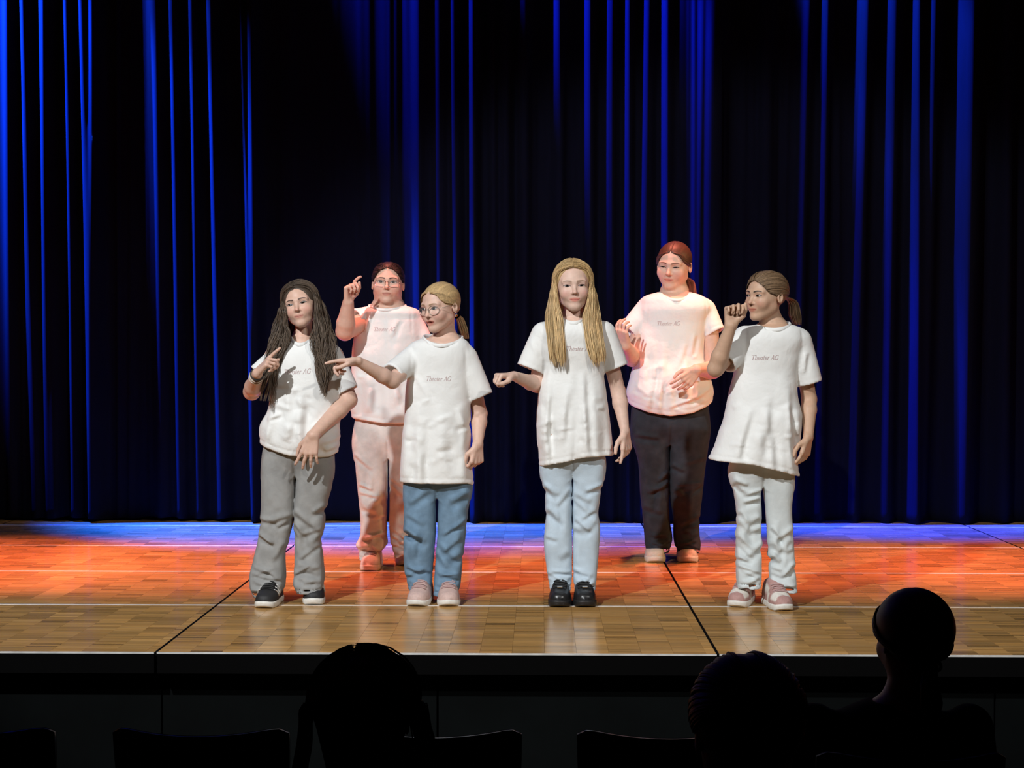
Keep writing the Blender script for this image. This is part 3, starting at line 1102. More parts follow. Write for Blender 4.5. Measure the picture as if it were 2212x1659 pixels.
def lettering(parent, bvh, px0, px1, py, Y, base, slope=0.0):
    total = sum(GLYPH[c][0] for c in 'Theater AG')
    a, b = at(px0, py, Y), at(px1, py + slope, Y)
    sc = (b[0] - a[0]) / total
    tilt = (b[2] - a[2]) / (b[0] - a[0])
    V, F = [], []
    x = 0.0
    for ch in 'Theater AG':
        w, strokes = GLYPH[ch]
        for wd, pts in strokes:
            P = np.array(pts, float)
            # resample
            seg = np.linalg.norm(np.diff(P, axis=0), axis=1)
            n = max(2, int(seg.sum() / 0.10) + 1)
            s = np.concatenate([[0], np.cumsum(seg)])
            t = np.linspace(0, s[-1], n)
            P = np.stack([np.interp(t, s, P[:, 0]), np.interp(t, s, P[:, 1])], -1)
            T = np.gradient(P, axis=0); T /= np.linalg.norm(T, axis=1, keepdims=True) + 1e-9
            Nn = np.stack([-T[:, 1], T[:, 0]], -1) * wd * 0.62
            i0 = len(V)
            for q in np.stack([P + Nn, P - Nn], 1).reshape(-1, 2):
                gx, gz = (x + q[0] + 0.25 * q[1]) * sc, q[1] * sc
                wx, wz = a[0] + gx, a[2] + gz + tilt * gx
                hit = bvh.ray_cast(Vector((wx, Y - 0.6, wz)), Vector((0, 1, 0)), 1.2)
                y = hit[0][1] if hit[0] is not None else Y - 0.1
                V.append((wx, y - 0.0012, wz))
            for k in range(n - 1):
                F.append((i0 + 2 * k, i0 + 2 * k + 1, i0 + 2 * k + 3, i0 + 2 * k + 2))
        x += w
    return mesh_obj('printed_lettering', V, F, M_PRINT, parent, True, None, base)


# ---- shoes
def shoe(root, toe_px, yaw, L, Wd, spec, base):
    toe = on_floor(*toe_px)
    y = math.radians(yaw)
    fd = np.array([math.sin(y), -math.cos(y), 0.0])     # towards the toe
    sd = np.array([math.cos(y), math.sin(y), 0.0])
    up = np.array([0, 0, 1.0])
    st = spec.get('sole_h', 0.024)
    ts = np.concatenate([np.linspace(0, 0.12, 7)[:-1], np.linspace(0.12, 0.94, 18)[:-1], np.linspace(0.94, 1, 5)])
    prof_w = lambda t: Wd * np.interp(t, [0, .02, .05, .10, .20, .34, .55, .75, .92, .97, 1], [.16, .46, .68, .85, .98, 1.0, .84, .74, .70, .56, .26])
    prof_h = lambda t: np.interp(t, [0, .04, .10, .20, .32, .45, .58, .70, .85, .97, 1], [.016, .030, .038, .044, .054, .070, .086, .092, .090, .082, .05])
    org = toe + up * 0.0
    # sole
    V, F = [], []
    rings = [(0.0, 0.96), (0.004, 1.02), (st * 0.5, 1.05), (st - 0.004, 1.04), (st, 1.0)]
    outline = []
    for t in ts: outline.append((t, 1))
    for t in ts[::-1]: outline.append((t, -1))
    n = len(outline)
    for z, k in rings:
        for t, s in outline:
            zz = z + (0.010 * max(0, 0.10 - t) / 0.10 if z < st * 0.9 else 0.004 * max(0, 0.1 - t) / 0.1)
            V.append(toe + fd * (0.008 * (k - 1) * 8 * (0.5 - t) - t * L) + sd * s * prof_w(t) * 0.5 * k + up * zz)
    for r in range(len(rings) - 1):
        for i in range(n):
            F.append((r * n + i, r * n + (i + 1) % n, (r + 1) * n + (i + 1) % n, (r + 1) * n + i))
    F.append(tuple(range(n))[::-1]); F.append(tuple(len(V) - n + i for i in range(n)))
    F = [q[::-1] for q in F]
    so = empty('shoe', (0, 0, 0)); so.parent = root
    mesh_obj('sole', V, F, spec['sole'], so, True, None, base)
    # upper
    V, F, C = [], [], []
    th = np.linspace(0, np.pi, 15)
    for t in ts:
        for a in th:
            ca, sa = math.cos(a), math.sin(a)
            x = math.copysign(abs(ca) ** 0.72, ca) * prof_w(t) * 0.5 * (0.99 if sa < 0.4 else 0.97) * (0.35 if t == 0 else 1)
            z = st - 0.003 + prof_h(t) * sa ** 0.8 * (0.3 if t == 0 else 1)
            V.append(toe - fd * (t * L) + sd * x + up * z)
            C.append(spec['color'](t, a / math.pi))
    m = len(th)
    for i in range(len(ts) - 1):
        for k in range(m - 1):
            F.append((i * m + k, i * m + k + 1, (i + 1) * m + k + 1, (i + 1) * m + k))
    F.append(tuple(range(m))); F.append(tuple((len(ts) - 1) * m + k for k in range(m))[::-1])
    mesh_obj('upper', V, F, spec['upper'], so, True, C, base)
    # laces across the instep
    lm = spec.get('lace')
    if lm:
        mb = MB()
        for q, t in enumerate(np.linspace(0.27, 0.47, 5)):
            pts = []
            for a in np.radians(np.linspace(58, 122, 7)):
                ca, sa = math.cos(a), math.sin(a)
                x = math.copysign(abs(ca) ** 0.72, ca) * prof_w(t) * 0.5
                z = st - 0.001 + prof_h(t) * sa ** 0.8
                pts.append(toe - fd * ((t + 0.018 * (1 if q % 2 else -1) * math.cos(a) * 2) * L) + sd * x + up * (z + 0.0015))
            mb.add(*tube(pts, 0.0028, 6))
        mb.build('laces', lm, so, True, base)
    if spec.get('tag'):
        t = 0.255
        z = st + prof_h(t)
        c = toe - fd * t * L + up * (z + 0.001)
        mb = MB()
        q = [c + sd * a * 0.011 + fd * b * 0.005 + up * (0.0015 * k - 0.3 * b * 0.005) for k in (0, 2) for a, b in ((-1, -1), (1, -1), (1, 1), (-1, 1))]
        mb.add(q, [(0, 3, 2, 1), (4, 5, 6, 7), (0, 1, 5, 4), (1, 2, 6, 5), (2, 3, 7, 6), (3, 0, 4, 7)])
        mb.build('lace_tag', spec['tag'], so, False, base)
    if spec.get('stripes'):
        for s in (-1, 1):
            for t0 in (0.30, 0.38, 0.46):
                pts = []
                for u in np.linspace(0, 1, 5):
                    t = t0 + 0.10 * (1 - u)
                    a = math.radians(12 + 46 * u)
                    a = a if s > 0 else math.pi - a
                    ca, sa = math.cos(a), math.sin(a)
                    x = math.copysign(abs(ca) ** 0.72, ca) * prof_w(t) * 0.5
                    pts.append(toe - fd * t * L + sd * (x + s * 0.001) + up * (st - 0.002 + prof_h(t) * sa ** 0.8))
                V, F = tube(pts, 0.0045, 6, 0.4)
                mesh_obj('side_stripe', V, F, spec['stripes'], so, True, None, base)
    return so


def spectacles(root, bvh, hc, R, H, base, rx, rz, shape=2.0, rimr=0.0011):
    to_w = lambda q: hc + (np.asarray(q) * H) @ R.T
    g = empty('glasses', (0, 0, 0)); g.parent = root
    mb = MB()
    y0 = -0.40
    for s in (-1, 1):
        th = np.linspace(0, 2 * np.pi, 32, endpoint=False)
        c, si = np.cos(th), np.sin(th)
        x = s * 0.155 + rx * np.sign(c) * np.abs(c) ** (2 / shape)
        z = -0.035 + rz * np.sign(si) * np.abs(si) ** (2 / shape)
        y = y0 + 0.10 * (np.abs(x) / 0.3) ** 2
        ring = to_w(np.stack([x, y, z], -1))
        mb.add(*tube(ring, rimr, 6, closed=True))
        n = len(ring)
        cen = ring.mean(0)
        fwd = R @ np.array([0, 1, 0.0])
        V = np.vstack([ring - fwd * 0.0004, ring + fwd * 0.0004])
        F = [tuple(range(n)), tuple(range(2 * n - 1, n - 1, -1))] + [(i, i + n, (i + 1) % n + n, (i + 1) % n) for i in range(n)]
        mesh_obj('lens', V, F, M_LENS, g, False, None, base)
        # temple arm
        x1 = s * (0.155 + rx)
        mb.add(*tube(to_w([(x1, y0 + 0.10 * (abs(x1) / 0.3) ** 2, 0.0), (s * 0.345, -0.22, 0.005), (s * 0.375, -0.02, 0.015), (s * 0.375, 0.08, 0.01)]), rimr * 0.9, 6))
    b = 0.155 - rx
    mb.add(*tube(to_w([(-b, y0 + 0.01, -0.01), (-b * 0.4, y0 - 0.012, 0.006), (b * 0.4, y0 - 0.012, 0.006), (b, y0 + 0.01, -0.01)]), rimr, 6))
    mb.build('frame', M_WIRE, g, True, base)


def person(o):
    Y0 = o['Y']
    Pw = lambda px, py, dy=0.0: at(px, py, Y0 + dy)
    base = on_floor(o['foot_px'], 1300.0)
    base = np.array([at(o['foot_px'], 900, Y0)[0], Y0, STAGE_Z])
    root = empty('person', base, o['label'], 'person', 'girls performing on the stage')
    rng = random.Random(o['seed'])
    bx = o.get('depth', 0.70)

    def rows_of(rows, dep, lo, hi, cy=0.0):
        out = []
        for r in rows:
            a, b = Pw(r[1], r[0]), Pw(r[2], r[0])
            w = (b[0] - a[0]) / 2
            out.append((a[2], (a[0] + b[0]) / 2, w, Y0 + cy + (r[3] if len(r) > 3 else 0), min(max(w * dep, lo), hi)))
        return out
    shirt_loft_rows = rows_of(o['shirt'], bx, 0.052, o.get('max_depth', 0.135))
    SL = Loft(shirt_loft_rows, 2.35)
    SLin = Loft(shirt_loft_rows, 2.35, 0.017)
    legs = []
    for key in ('leg_l', 'leg_r'):
        legs.append(rows_of(o[key], 1.05, 0.05, 0.108, 0.01))
    for r in legs:                       # trouser hems fall forward over the shoe
        for q, (dy_, db_) in ((-1, (-0.024, 0.014)), (-2, (-0.012, 0.008))):
            r[q] = (r[q][0], r[q][1], r[q][2], r[q][3] + dy_, r[q][4] + db_)
    for r in legs:                       # slimmer where the shirt hides them
        r[0] = (r[0][0], r[0][1] * 0.75 + (Pw(o['foot_px'], 900)[0]) * 0.25, r[0][2] * 0.80, r[0][3], r[0][4] * 0.75)
    LL = [Loft(r, 2.9) for r in legs]
    pr = rows_of(o['pelvis'], 0.72, 0.07, 0.135, 0.005)
    pb = max(L.at(pr[-1][0])[3] for L in LL)
    pr = [(pr[0][0], pr[0][1], pr[0][2] - 0.022, pr[0][3], pr[0][4] - 0.03), pr[1], (pr[-1][0] - 0.03, pr[-1][1], pr[-1][2] * 0.93, pr[-1][3], pb * 0.62)]
    pr[1] = (pr[1][0], pr[1][1], pr[1][2], pr[1][3], min(pr[1][4], pb * 1.08))
    pel = Loft(pr, 2.3)

    # ---------------- body: one continuous skin
    hpx, hpy, H = o['head'][:3]
    hdy = o.get('head_dy', -0.02)
    hc = Pw(hpx, hpy, hdy)
    R = rot(*o['rot'])
    F = Field()
    ztop_pel = Pw(0, o['pelvis'][0][0])[2]
    torso = Loft([r for r in shirt_loft_rows if r[0] > ztop_pel - 0.02], 2.2, 0.020)
    F.loft(torso, k=0.02)
    F.loft(Loft(pr, 2.3, 0.016), k=0.03)
    for r in legs:
        F.loft(Loft(r[:-1], 2.1, 0.022), k=0.02)
    nb = Pw(*o['neck'])
    nr = o.get('neck_r', 0.045)
    nt = hc + R @ (np.array([0, 0.15, -0.26]) * H)
    F.cone(nb + np.array([0, 0.005, -0.03]), nt, nr * 1.06, nr * 0.96, k=0.03)
    F.cone(nb + np.array([0, 0.01, -0.005]), nb + np.array([0, 0.01, -0.06]), nr * 1.2, nr * 1.9, k=0.04)
    add_head(F, hc, R, H, o)
    for side in ('r', 'l'):
        A = o['arm_' + side]
        sh, el, wr = Pw(*A['sh']), Pw(*A['el']), Pw(*A['wr'])
        ru, re, rw = A.get('rad', (0.036, 0.031, 0.021))
        F.cone(sh, el, ru, re, k=0.012)
        mid = el + (wr - el) * 0.28
        F.cone(el, mid, re, re * 1.02, k=0.012)
        F.cone(mid, wr, re * 1.02, rw, k=0.012)
        Lh = A.get('L', 0.150)
        add_hand(F, wr, A['dir'], A['pal'], side == 'r', Lh, A.get('curl', (.3, .35, .4, .45)), A.get('spread', 0.08), A.get('thumb', 0.3), rw)
    V, Q = F.mesh(o.get('res', 0.003), 1)
    hid = SL(V) < -0.010
    for L in LL:
        hid |= L(V) < -0.006
    hid |= pel(V) < -0.006
    V, Q = cluster(V, Q, hid & (V[:, 2] < nb[2] - 0.06), 0.016)
    C = skin_colors(V, hc, R, H, o)
    body = mesh_obj('body', V, Q, M_SKIN, root, True, C, base)
    bvh = BVHTree.FromPolygons([tuple(v) for v in V], [tuple(q) for q in Q])
    add_face(root, bvh, hc, R, H, o, base)
    build_hair(root, o, hc, R, H, base, Pw, o['seed'])
    if 'glasses' in o:
        spectacles(root, bvh, hc, R, H, base, *o['glasses'])
    for side, t_, m_, r_ in o.get('bracelets', ()):
        A = o['arm_' + side]
        el, wr = Pw(*A['el']), Pw(*A['wr'])
        ax_ = unit(wr - el); c = el + (wr - el) * t_
        a1 = unit(np.cross(ax_, (0.2, 0.3, 1))); a2 = np.cross(ax_, a1)
        rr = A['rad'][1] * 1.02 + (A['rad'][2] - A['rad'][1] * 1.02) * (t_ - 0.28) / 0.72 + 0.0025
        th = np.linspace(0, 2 * np.pi, 28, endpoint=False)
        ring = c + rr * (np.cos(th)[:, None] * a1 + np.sin(th)[:, None] * a2)
        V, Q = tube(ring, r_ * (1 + (0.25 * (np.arange(28) % 2) if r_ > 0.0025 else 0 * th)), 6, closed=True)
        mesh_obj('bracelet', V, Q, m_, root, True, None, base)
    for s in o.get('earrings', ()):
        c = hc + R @ (np.array([s * 0.375, 0.055, -0.165]) * H)
        mb = MB()
        th = np.linspace(0, 2 * np.pi, 14, endpoint=False)
        mb.add(*tube(c + 0.005 * np.stack([np.cos(th) * 0.8, 0 * th, np.sin(th)], -1), 0.0014, 6, closed=True))
        mb.add(*tube([c + (0, -0.001, -0.006), c + (0, -0.001, -0.010), c + (0, -0.001, -0.014)], [0.0008, 0.0026, 0.0012], 6))
        mb.build('earring', M_GOLD, root, True, base)

    # ---------------- shirt
    F = Field()
    F.loft(SL, k=0.012)
    ends = []
    for side in ('r', 'l'):
        S = o['sleeve_' + side]
        pts = [Pw(*q[:3]) for q in S]
        rad = [q[3] for q in S]
        d = unit(pts[-1] - pts[-2])
        e = pts[-1]
        nseg = len(pts) - 1

        def f(P, pts=pts, rad=rad, d=d, e=e):
            v = None
            for i in range(len(pts) - 1):
                last = i == len(pts) - 2
                b = pts[i + 1] + (d * 0.05 if last else 0)
                L = np.linalg.norm(pts[i + 1] - pts[i])
                rb = rad[i] + (rad[i + 1] - rad[i]) * ((L + 0.05) / L if last else 1)
                w = f_cone(pts[i], b, rad[i], rb)(P)
                v = w if v is None else smin(v, w, 0.02)
            return np.maximum(v, (P - e) @ d)
        lo = np.min(pts, 0) - max(rad); hi = np.max(pts, 0) + max(rad)
        F.add(f, lo, hi, 'u', o.get('sleeve_k', 0.012))
        ends.append((e, d, rad[-1], pts[-2]))
    # folds
    zt, zb = SL.z[-1], SL.z[0]
    xm = SL.at((zt + zb) / 2)
    for i in range(o.get('n_drape', 9)):
        x = xm[0] + xm[1] * rng.uniform(-0.85, 0.85)
        z0 = zb + (zt - zb) * rng.uniform(0.30, 0.72)
        z1 = zb + (zt - zb) * rng.uniform(-0.05, 0.25)
        dx = rng.uniform(-0.03, 0.03) + (x - xm[0]) * 0.18
        am = rng.uniform(0.004, 0.0085)
        w = rng.uniform(0.013, 0.026)
        xk, zk = x + dx * 0.4 + rng.uniform(-0.012, 0.012), (z0 + z1) / 2
        F.fold(x, z0, xk, zk - 0.03, am * 0.8, w)
        F.fold(xk, zk + 0.03, x + dx, z1, am, w * 1.15)
        F.fold(xk + w * 1.5, zk + 0.05, x + dx + w * 1.8, z1, -am * 0.8, w)
    for i in range(o.get('n_cross', 8)):
        x = xm[0] + xm[1] * rng.uniform(-0.9, 0.9)
        z = zb + (zt - zb) * rng.uniform(0.05, 0.6)
        ln = rng.uniform(0.03, 0.09)
        sl = rng.uniform(-0.5, 0.5)
        F.fold(x - ln / 2, z - sl * ln / 2, x + ln / 2, z + sl * ln / 2, rng.choice((-1, 1)) * rng.uniform(0.003, 0.006), rng.uniform(0.007, 0.013))
    for (x0, y0, x1, y1, am, w) in o.get('shirt_folds', ()):
        a, b = Pw(x0, y0, -0.1), Pw(x1, y1, -0.1)
        F.fold(a[0], a[2], b[0], b[2], am * 1.5, w)
        F.fold(a[0] + w * 1.4, a[2] - w * 0.7, b[0] + w * 1.4, b[2] - w * 0.7, -am * 1.1, w)
    # hem
    hp = [Pw(*q) for q in o['hem']]
    hx = np.array([p[0] for p in hp]); hz = np.array([p[2] for p in hp])
    hem = lambda P: np.interp(P[..., 0], hx, hz) - P[..., 2]
    F.add(hem, (-99, -99, -99), (99, 99, hz.max() + 0.02), 'i', 0)

    def hemline(P):
        return -0.0028 * np.exp(-((P[..., 2] - np.interp(P[..., 0], hx, hz) - 0.022) / 0.0042) ** 2)
    F.add(hemline, (-99, -99, hz.min() - 0.01), (99, 99, hz.max() + 0.05), 'b', 0)

    def hollow(P):
        return np.maximum(SLin(P), P[..., 2] - np.interp(P[..., 0], hx, hz) - 0.02)
    F.add(hollow, SL.lo, (SL.hi[0], SL.hi[1], hz.max() + 0.05), 's', 0.003)
    for e, d, r, prev in ends:
        F.cone(e - d * 0.014, e + d * 0.04, r - 0.013, r - 0.007, 's', 0.003)
        cuff = lambda P, e=e, d=d, r=r: -0.0012 * np.exp(-(((P - e) @ d + 0.020) / 0.0042) ** 2) * (np.linalg.norm(P - e, axis=-1) < r + 0.03)
        F.add(cuff, e - r - 0.05, e + r + 0.05, 'b', 0)
    # neckline opening, lower at the front
    c0 = [Pw(*q) for q in o['collar']]         # left, bottom, right points of the neckline
    cx = (c0[0][0] + c0[2][0]) / 2; wx = (c0[2][0] - c0[0][0]) / 2
    zc = (c0[0][2] + c0[2][2]) / 2
    dz = min(c0[1][2] - zc, -0.012)
    sl = (c0[2][2] - c0[0][2]) / (2 * wx)
    yb = nb[1] + 0.006
    Df = yb - SL.front(cx, zc + dz) + 0.002
    Db = nr + 0.016

    def neckline(P):
        y = P[..., 1] - yb
        D = np.where(y < 0, Df + 0.02, Db)
        q = np.sqrt(((P[..., 0] - cx) / wx) ** 2 + (y / D) ** 2)
        u = np.clip(-y / Df, 0, 1)
        zp = zc + sl * (P[..., 0] - cx) + dz * u ** 1.3 + 0.008 * np.clip(y / Db, 0, 1)
        return np.maximum((q - 1) * min(wx, Db), zp - P[..., 2])
    F.add(neckline, (cx - wx, yb - Df - 0.03, zc + dz - 0.03), (cx + wx, yb + Db, zc + 0.2), 's', 0.004)
    for side, sgn in (('r', -1), ('l', 1)):       # armhole seams
        a = Pw(*o['sleeve_' + side][0][:2])
        F.fold(a[0] + sgn * 0.004, a[2] + 0.055, a[0] + sgn * 0.012, a[2] - 0.085, -0.0022, 0.005)
    V, Q = F.mesh(0.0054, 2)
    so = mesh_obj('t_shirt', V, Q, o.get('tee', M_TEE), root, True, None, base)
    sbvh = BVHTree.FromPolygons([tuple(v) for v in V], [tuple(q) for q in Q])
    # ribbed collar
    th = np.linspace(0, 2 * np.pi, 48, endpoint=False)
    sn, cs = np.sin(th), np.cos(th)
    ry = yb + np.where(sn < 0, Df, Db) * sn
    u = np.clip(-sn, 0, 1)
    rz = zc + sl * wx * cs + dz * u ** 1.3 + 0.008 * np.clip(sn, 0, 1)
    ring = np.stack([cx + wx * cs, ry, rz], -1)
    V, Q = tube(ring, 0.0055, 8, 1.7, closed=True)
    mesh_obj('collar', V, Q, o.get('tee', M_TEE), so, True, None, base)
    if 'text' in o:
        lettering(so, sbvh, *o['text'][:3], Y0, base, o['text'][3] if len(o['text']) > 3 else 0)

    # ---------------- jeans
    F = Field()
    F.loft(LL[0], k=0.0)
    F.loft(LL[1], k=0.004)
    F.loft(pel, k=0.022)
    for L, key in zip(LL, ('leg_l', 'leg_r')):
        z0, z1 = L.z[0], L.z[-1]
        span = z1 - z0
        cr = o.get('crumple', 1.0)
        for i in range(o.get('n_knee', 7)):
            z = z0 + span * min(max(rng.gauss(0.48, 0.15), 0.1), 0.85)
            cx, a, _, _ = L.at(z)
            s = rng.choice((-1, 1))
            x0 = cx + s * a * rng.uniform(0.8, 1.1)
            x1 = cx - s * a * rng.uniform(-0.2, 0.7)
            am = rng.uniform(0.004, 0.008) * cr
            w = rng.uniform(0.008, 0.016)
            dz = rng.uniform(0.015, 0.085)
            F.fold(x0, z, x1, z - dz, am, w)
            F.fold(x0, z - w * 1.8, x1, z - dz - w * 1.6, -am, w)
        for i in range(3):                       # long pulls down the leg
            zz = z0 + span * rng.uniform(0.15, 0.45)
            cx, a, _, _ = L.at(zz)
            x = cx + a * rng.uniform(-0.6, 0.6)
            F.fold(x, zz + span * 0.22, x + rng.uniform(-0.02, 0.02), zz, rng.choice((-1, 1)) * 0.005 * cr, rng.uniform(0.010, 0.018))
        for i in range(o.get('n_ankle', 6)):
            z = z0 + 0.015 + span * 0.17 * rng.random()
            cx, a, _, _ = L.at(z)
            x0 = cx - a * rng.uniform(0.2, 1.1); x1 = cx + a * rng.uniform(0.2, 1.1)
            dz = rng.uniform(-0.03, 0.03)
            am = rng.uniform(0.004, 0.008) * o.get('stack', 1.0)
            w = rng.uniform(0.006, 0.011)
            F.fold(x0, z - dz, x1, z + dz, am, w)
            F.fold(x0, z - dz - w * 1.7, x1, z + dz - w * 1.7, -am * 0.8, w)
        for sgn in (-1, 1):                      # seams down both sides
            zs = np.linspace(z0 + 0.01, z1 - 0.02, 7)
            for q in range(6):
                xa, aa = L.at(zs[q])[:2]; xb, ab = L.at(zs[q + 1])[:2]
                F.fold(xa + sgn * aa * 0.93, zs[q], xb + sgn * ab * 0.93, zs[q + 1], 0.0015, 0.004)
        cx, a, _, _ = L.at(z0 + 0.01)
        F.fold(cx - 2 * a, z0 + 0.022, cx + 2 * a, z0 + 0.022, -0.0030, 0.004)      # stitched hem
        # hollow hem
        Li = Loft([(r[0] - (0.01 if abs(r[0] - z0) < 1e-6 else 0), r[1], r[2], r[3], r[4]) for r in legs[0 if key == 'leg_l' else 1]], 2.9, 0.006)
        f = lambda P, Li=Li, z0=z0: np.maximum(Li(P), P[..., 2] - z0 - 0.02)
        F.add(f, L.lo - 0.02, (L.hi[0], L.hi[1], z0 + 0.03), 's', 0.003)
    xc = (LL[0].at(pr[-1][0])[0] + LL[1].at(pr[-1][0])[0]) / 2
    F.fold(xc, pr[-1][0] + 0.12, xc, pr[-1][0] - 0.02, -0.007, 0.006)
    V, Q = F.mesh(0.0054, 1)
    jo = mesh_obj('jeans', V, Q, o['denim'], root, True, None, base)
    # ---------------- shoes
    for sp in o['shoes']:
        shoe(root, sp[0], sp[1], sp[2], sp[3], o['shoe'], base)
    return root


# ------------------------------------------------------------------ the six girls (all coordinates are pixels of the photograph, depth offsets in metres)
def denim(name, c, noise=0.12):
    return mat(name, c + (1,), 0.9, noise=noise, nscale=22, bump=0.35, bscale=700, spec=0.2, crease=(16.0, 0.006))


def plain(c):
    c = np.array(c)
    return lambda t, a: c


M_UP = mat('shoe_upper', rough=0.65, attr='Col', noise=0.08, nscale=120, bump=0.1, bscale=900)
M_UPG = mat('shoe_upper_leather', rough=0.35, attr='Col', noise=0.05, nscale=120)
M_SOLEW = mat('white_rubber_sole', (0.74, 0.72, 0.67, 1), 0.6, noise=0.08, nscale=60)
M_SOLEC = mat('cream_rubber_sole', (0.72, 0.62, 0.52, 1), 0.6, noise=0.08, nscale=60)
M_SOLEP = mat('pale_pink_sole', (0.70, 0.55, 0.48, 1), 0.6, noise=0.08, nscale=60)
M_SOLEB = mat('black_rubber_sole', (0.014, 0.014, 0.015, 1), 0.45, noise=0.1, nscale=60)
M_LACEW = mat('white_lace', (0.75, 0.73, 0.70, 1), 0.8)
M_LACEB = mat('black_lace', (0.015, 0.015, 0.015, 1), 0.8)
M_LACEP = mat('rose_lace', (0.46, 0.30, 0.29, 1), 0.8)
M_SILVER = mat('silver_tag', (0.8, 0.8, 0.8, 1), 0.25, metal=1.0)
M_BEAD = mat('bracelet_beads', (0.62, 0.55, 0.46, 1), 0.5)
M_BAND = mat('dark_bracelet', (0.02, 0.02, 0.022, 1), 0.6)


def dusty(t, a):
    pink, white = np.array([0.42, 0.24, 0.22]), np.array([0.74, 0.70, 0.64])
    top = abs(a - 0.5)
    if t < 0.30:
        if t < 0.075 + 0.05 * (1 - top * 2) or top > 0.36:
            return pink
        return white
    if t > 0.84:
        return pink
    if top < 0.19:
        return pink * 1.08
    if 0.30 <= t < 0.40:
        return pink
    if 0.5 < t < 0.76 and 0.26 < top < 0.42:
        return white
    return white if (top > 0.30 and t < 0.55) else pink


SKIN_A = (0.65, 0.415, 0.320)
SKIN_B = (0.68, 0.445, 0.350)
SKIN_C = (0.56, 0.355, 0.245)

GIRLS = []
GIRLS.append(dict(   # long brown wavy hair, grey jeans
    seed=11, Y=6.55, foot_px=622, label='girl with long wavy brown hair in white t-shirt and flared grey jeans',
    head=(649, 660, 0.198), rot=(-4, -5, -12), neck=(652, 738, 0.0), neck_r=0.036, collar=((631, 729), (652, 745), (674, 731)),
    skin=SKIN_A, brow=(0.10, 0.06, 0.045), eye_open=0.024, gaze=(-0.004, -0.006), lip=(0.80, 0.56, 0.55), face_w=1.04,
    shirt=[(733, 634, 690), (745, 610, 708), (762, 596, 724), (800, 588, 735), (850, 585, 742), (886, 579, 738), (920, 562, 734), (950, 562, 735), (975, 566, 728), (998, 574, 720)],
    hem=[(555, 953), (569, 960), (600, 972), (635, 982), (680, 986), (715, 985), (738, 972)],
    sleeve_r=[(612, 768, 0, .058), (556, 810, -.02, .046)], sleeve_l=[(712, 772, 0, .060), (748, 847, -.01, .056)],
    arm_r=dict(sh=(596, 760, 0), el=(544, 846, -.03), wr=(556, 806, -.20), rad=(.038, .035, .022), dir=(.62, -.30, .62), pal=(.5, .3, -.6), curl=(.06, 1.0, 1.1, 1.15), thumb=.5),
    arm_l=dict(sh=(722, 768, 0), el=(753, 864, -.02), wr=(676, 941, -.17), rad=(.040, .036, .024), dir=(-.22, -.10, -1), pal=(.05, 1, -.1), curl=(.12, .20, .25, .25), spread=.22, thumb=.2),
    pelvis=[(930, 567, 727), (985, 567, 722), (1014, 569, 718)],
    leg_l=[(960, 567, 640), (1010, 566, 638), (1059, 565, 637), (1122, 563.5, 633), (1159, 559, 624), (1209, 548, 614), (1241, 540, 616), (1268, 542, 614), (1287, 550, 605)],
    leg_r=[(960, 640, 726), (1010, 640, 720), (1047, 640, 716), (1109, 635, 701), (1129, 635, 701), (1159, 637, 694), (1209, 637, 697), (1243, 635, 700), (1262, 635, 699), (1279, 643, 697)],
    denim=denim('grey_denim', (0.30, 0.30, 0.295)), crumple=1.1,
    shirt_folds=[(640, 860, 690, 900, .005, .012), (575, 905, 610, 895, .006, .010), (650, 930, 655, 980, .004, .014), (690, 960, 730, 945, .005, .010), (700, 975, 728, 965, .004, .008)],
    shoes=[((567, 1315), -6, .235, .092), ((676, 1308), 5, .235, .092)],
    shoe=dict(sole=M_SOLEW, upper=M_UP, color=plain((.016, .016, .018)), lace=M_LACEB, stripes=M_LACEW, sole_h=.026),
    text=(620, 678, 808, -2), bracelets=(('r', .93, M_BAND, .0030), ('r', .84, M_BEAD, .0028), ('r', .76, M_BEAD, .0022)),
    hair=dict(style='loose', color=(.075, .052, .037), tip=(.12, .080, .052), wave=.012, freq=19, n=190, nback=80, back_len=.34, cap=.024, hairline=.315, hair_w=.27, thick=.017, len=(.7, 1.0),
              left=dict(inner=[(619, 668, -.07), (622, 700, -.075), (624, 735, -.075), (606, 780, -.080), (597, 830, -.085), (588, 890, -.095)], outer=[(604, 668, -.02), (594, 700, -.02), (584, 740, -.05), (574, 785, -.08), (565, 835, -.10), (567, 885, -.11)]),
              right=dict(inner=[(682, 660, -.07), (676, 700, -.08), (673, 740, -.10), (680, 790, -.108), (690, 840, -.112), (695, 860, -.112)], outer=[(700, 660, -.02), (712, 695, -.02), (724, 735, -.05), (722, 785, -.09), (711, 830, -.115), (704, 856, -.105)])),
))
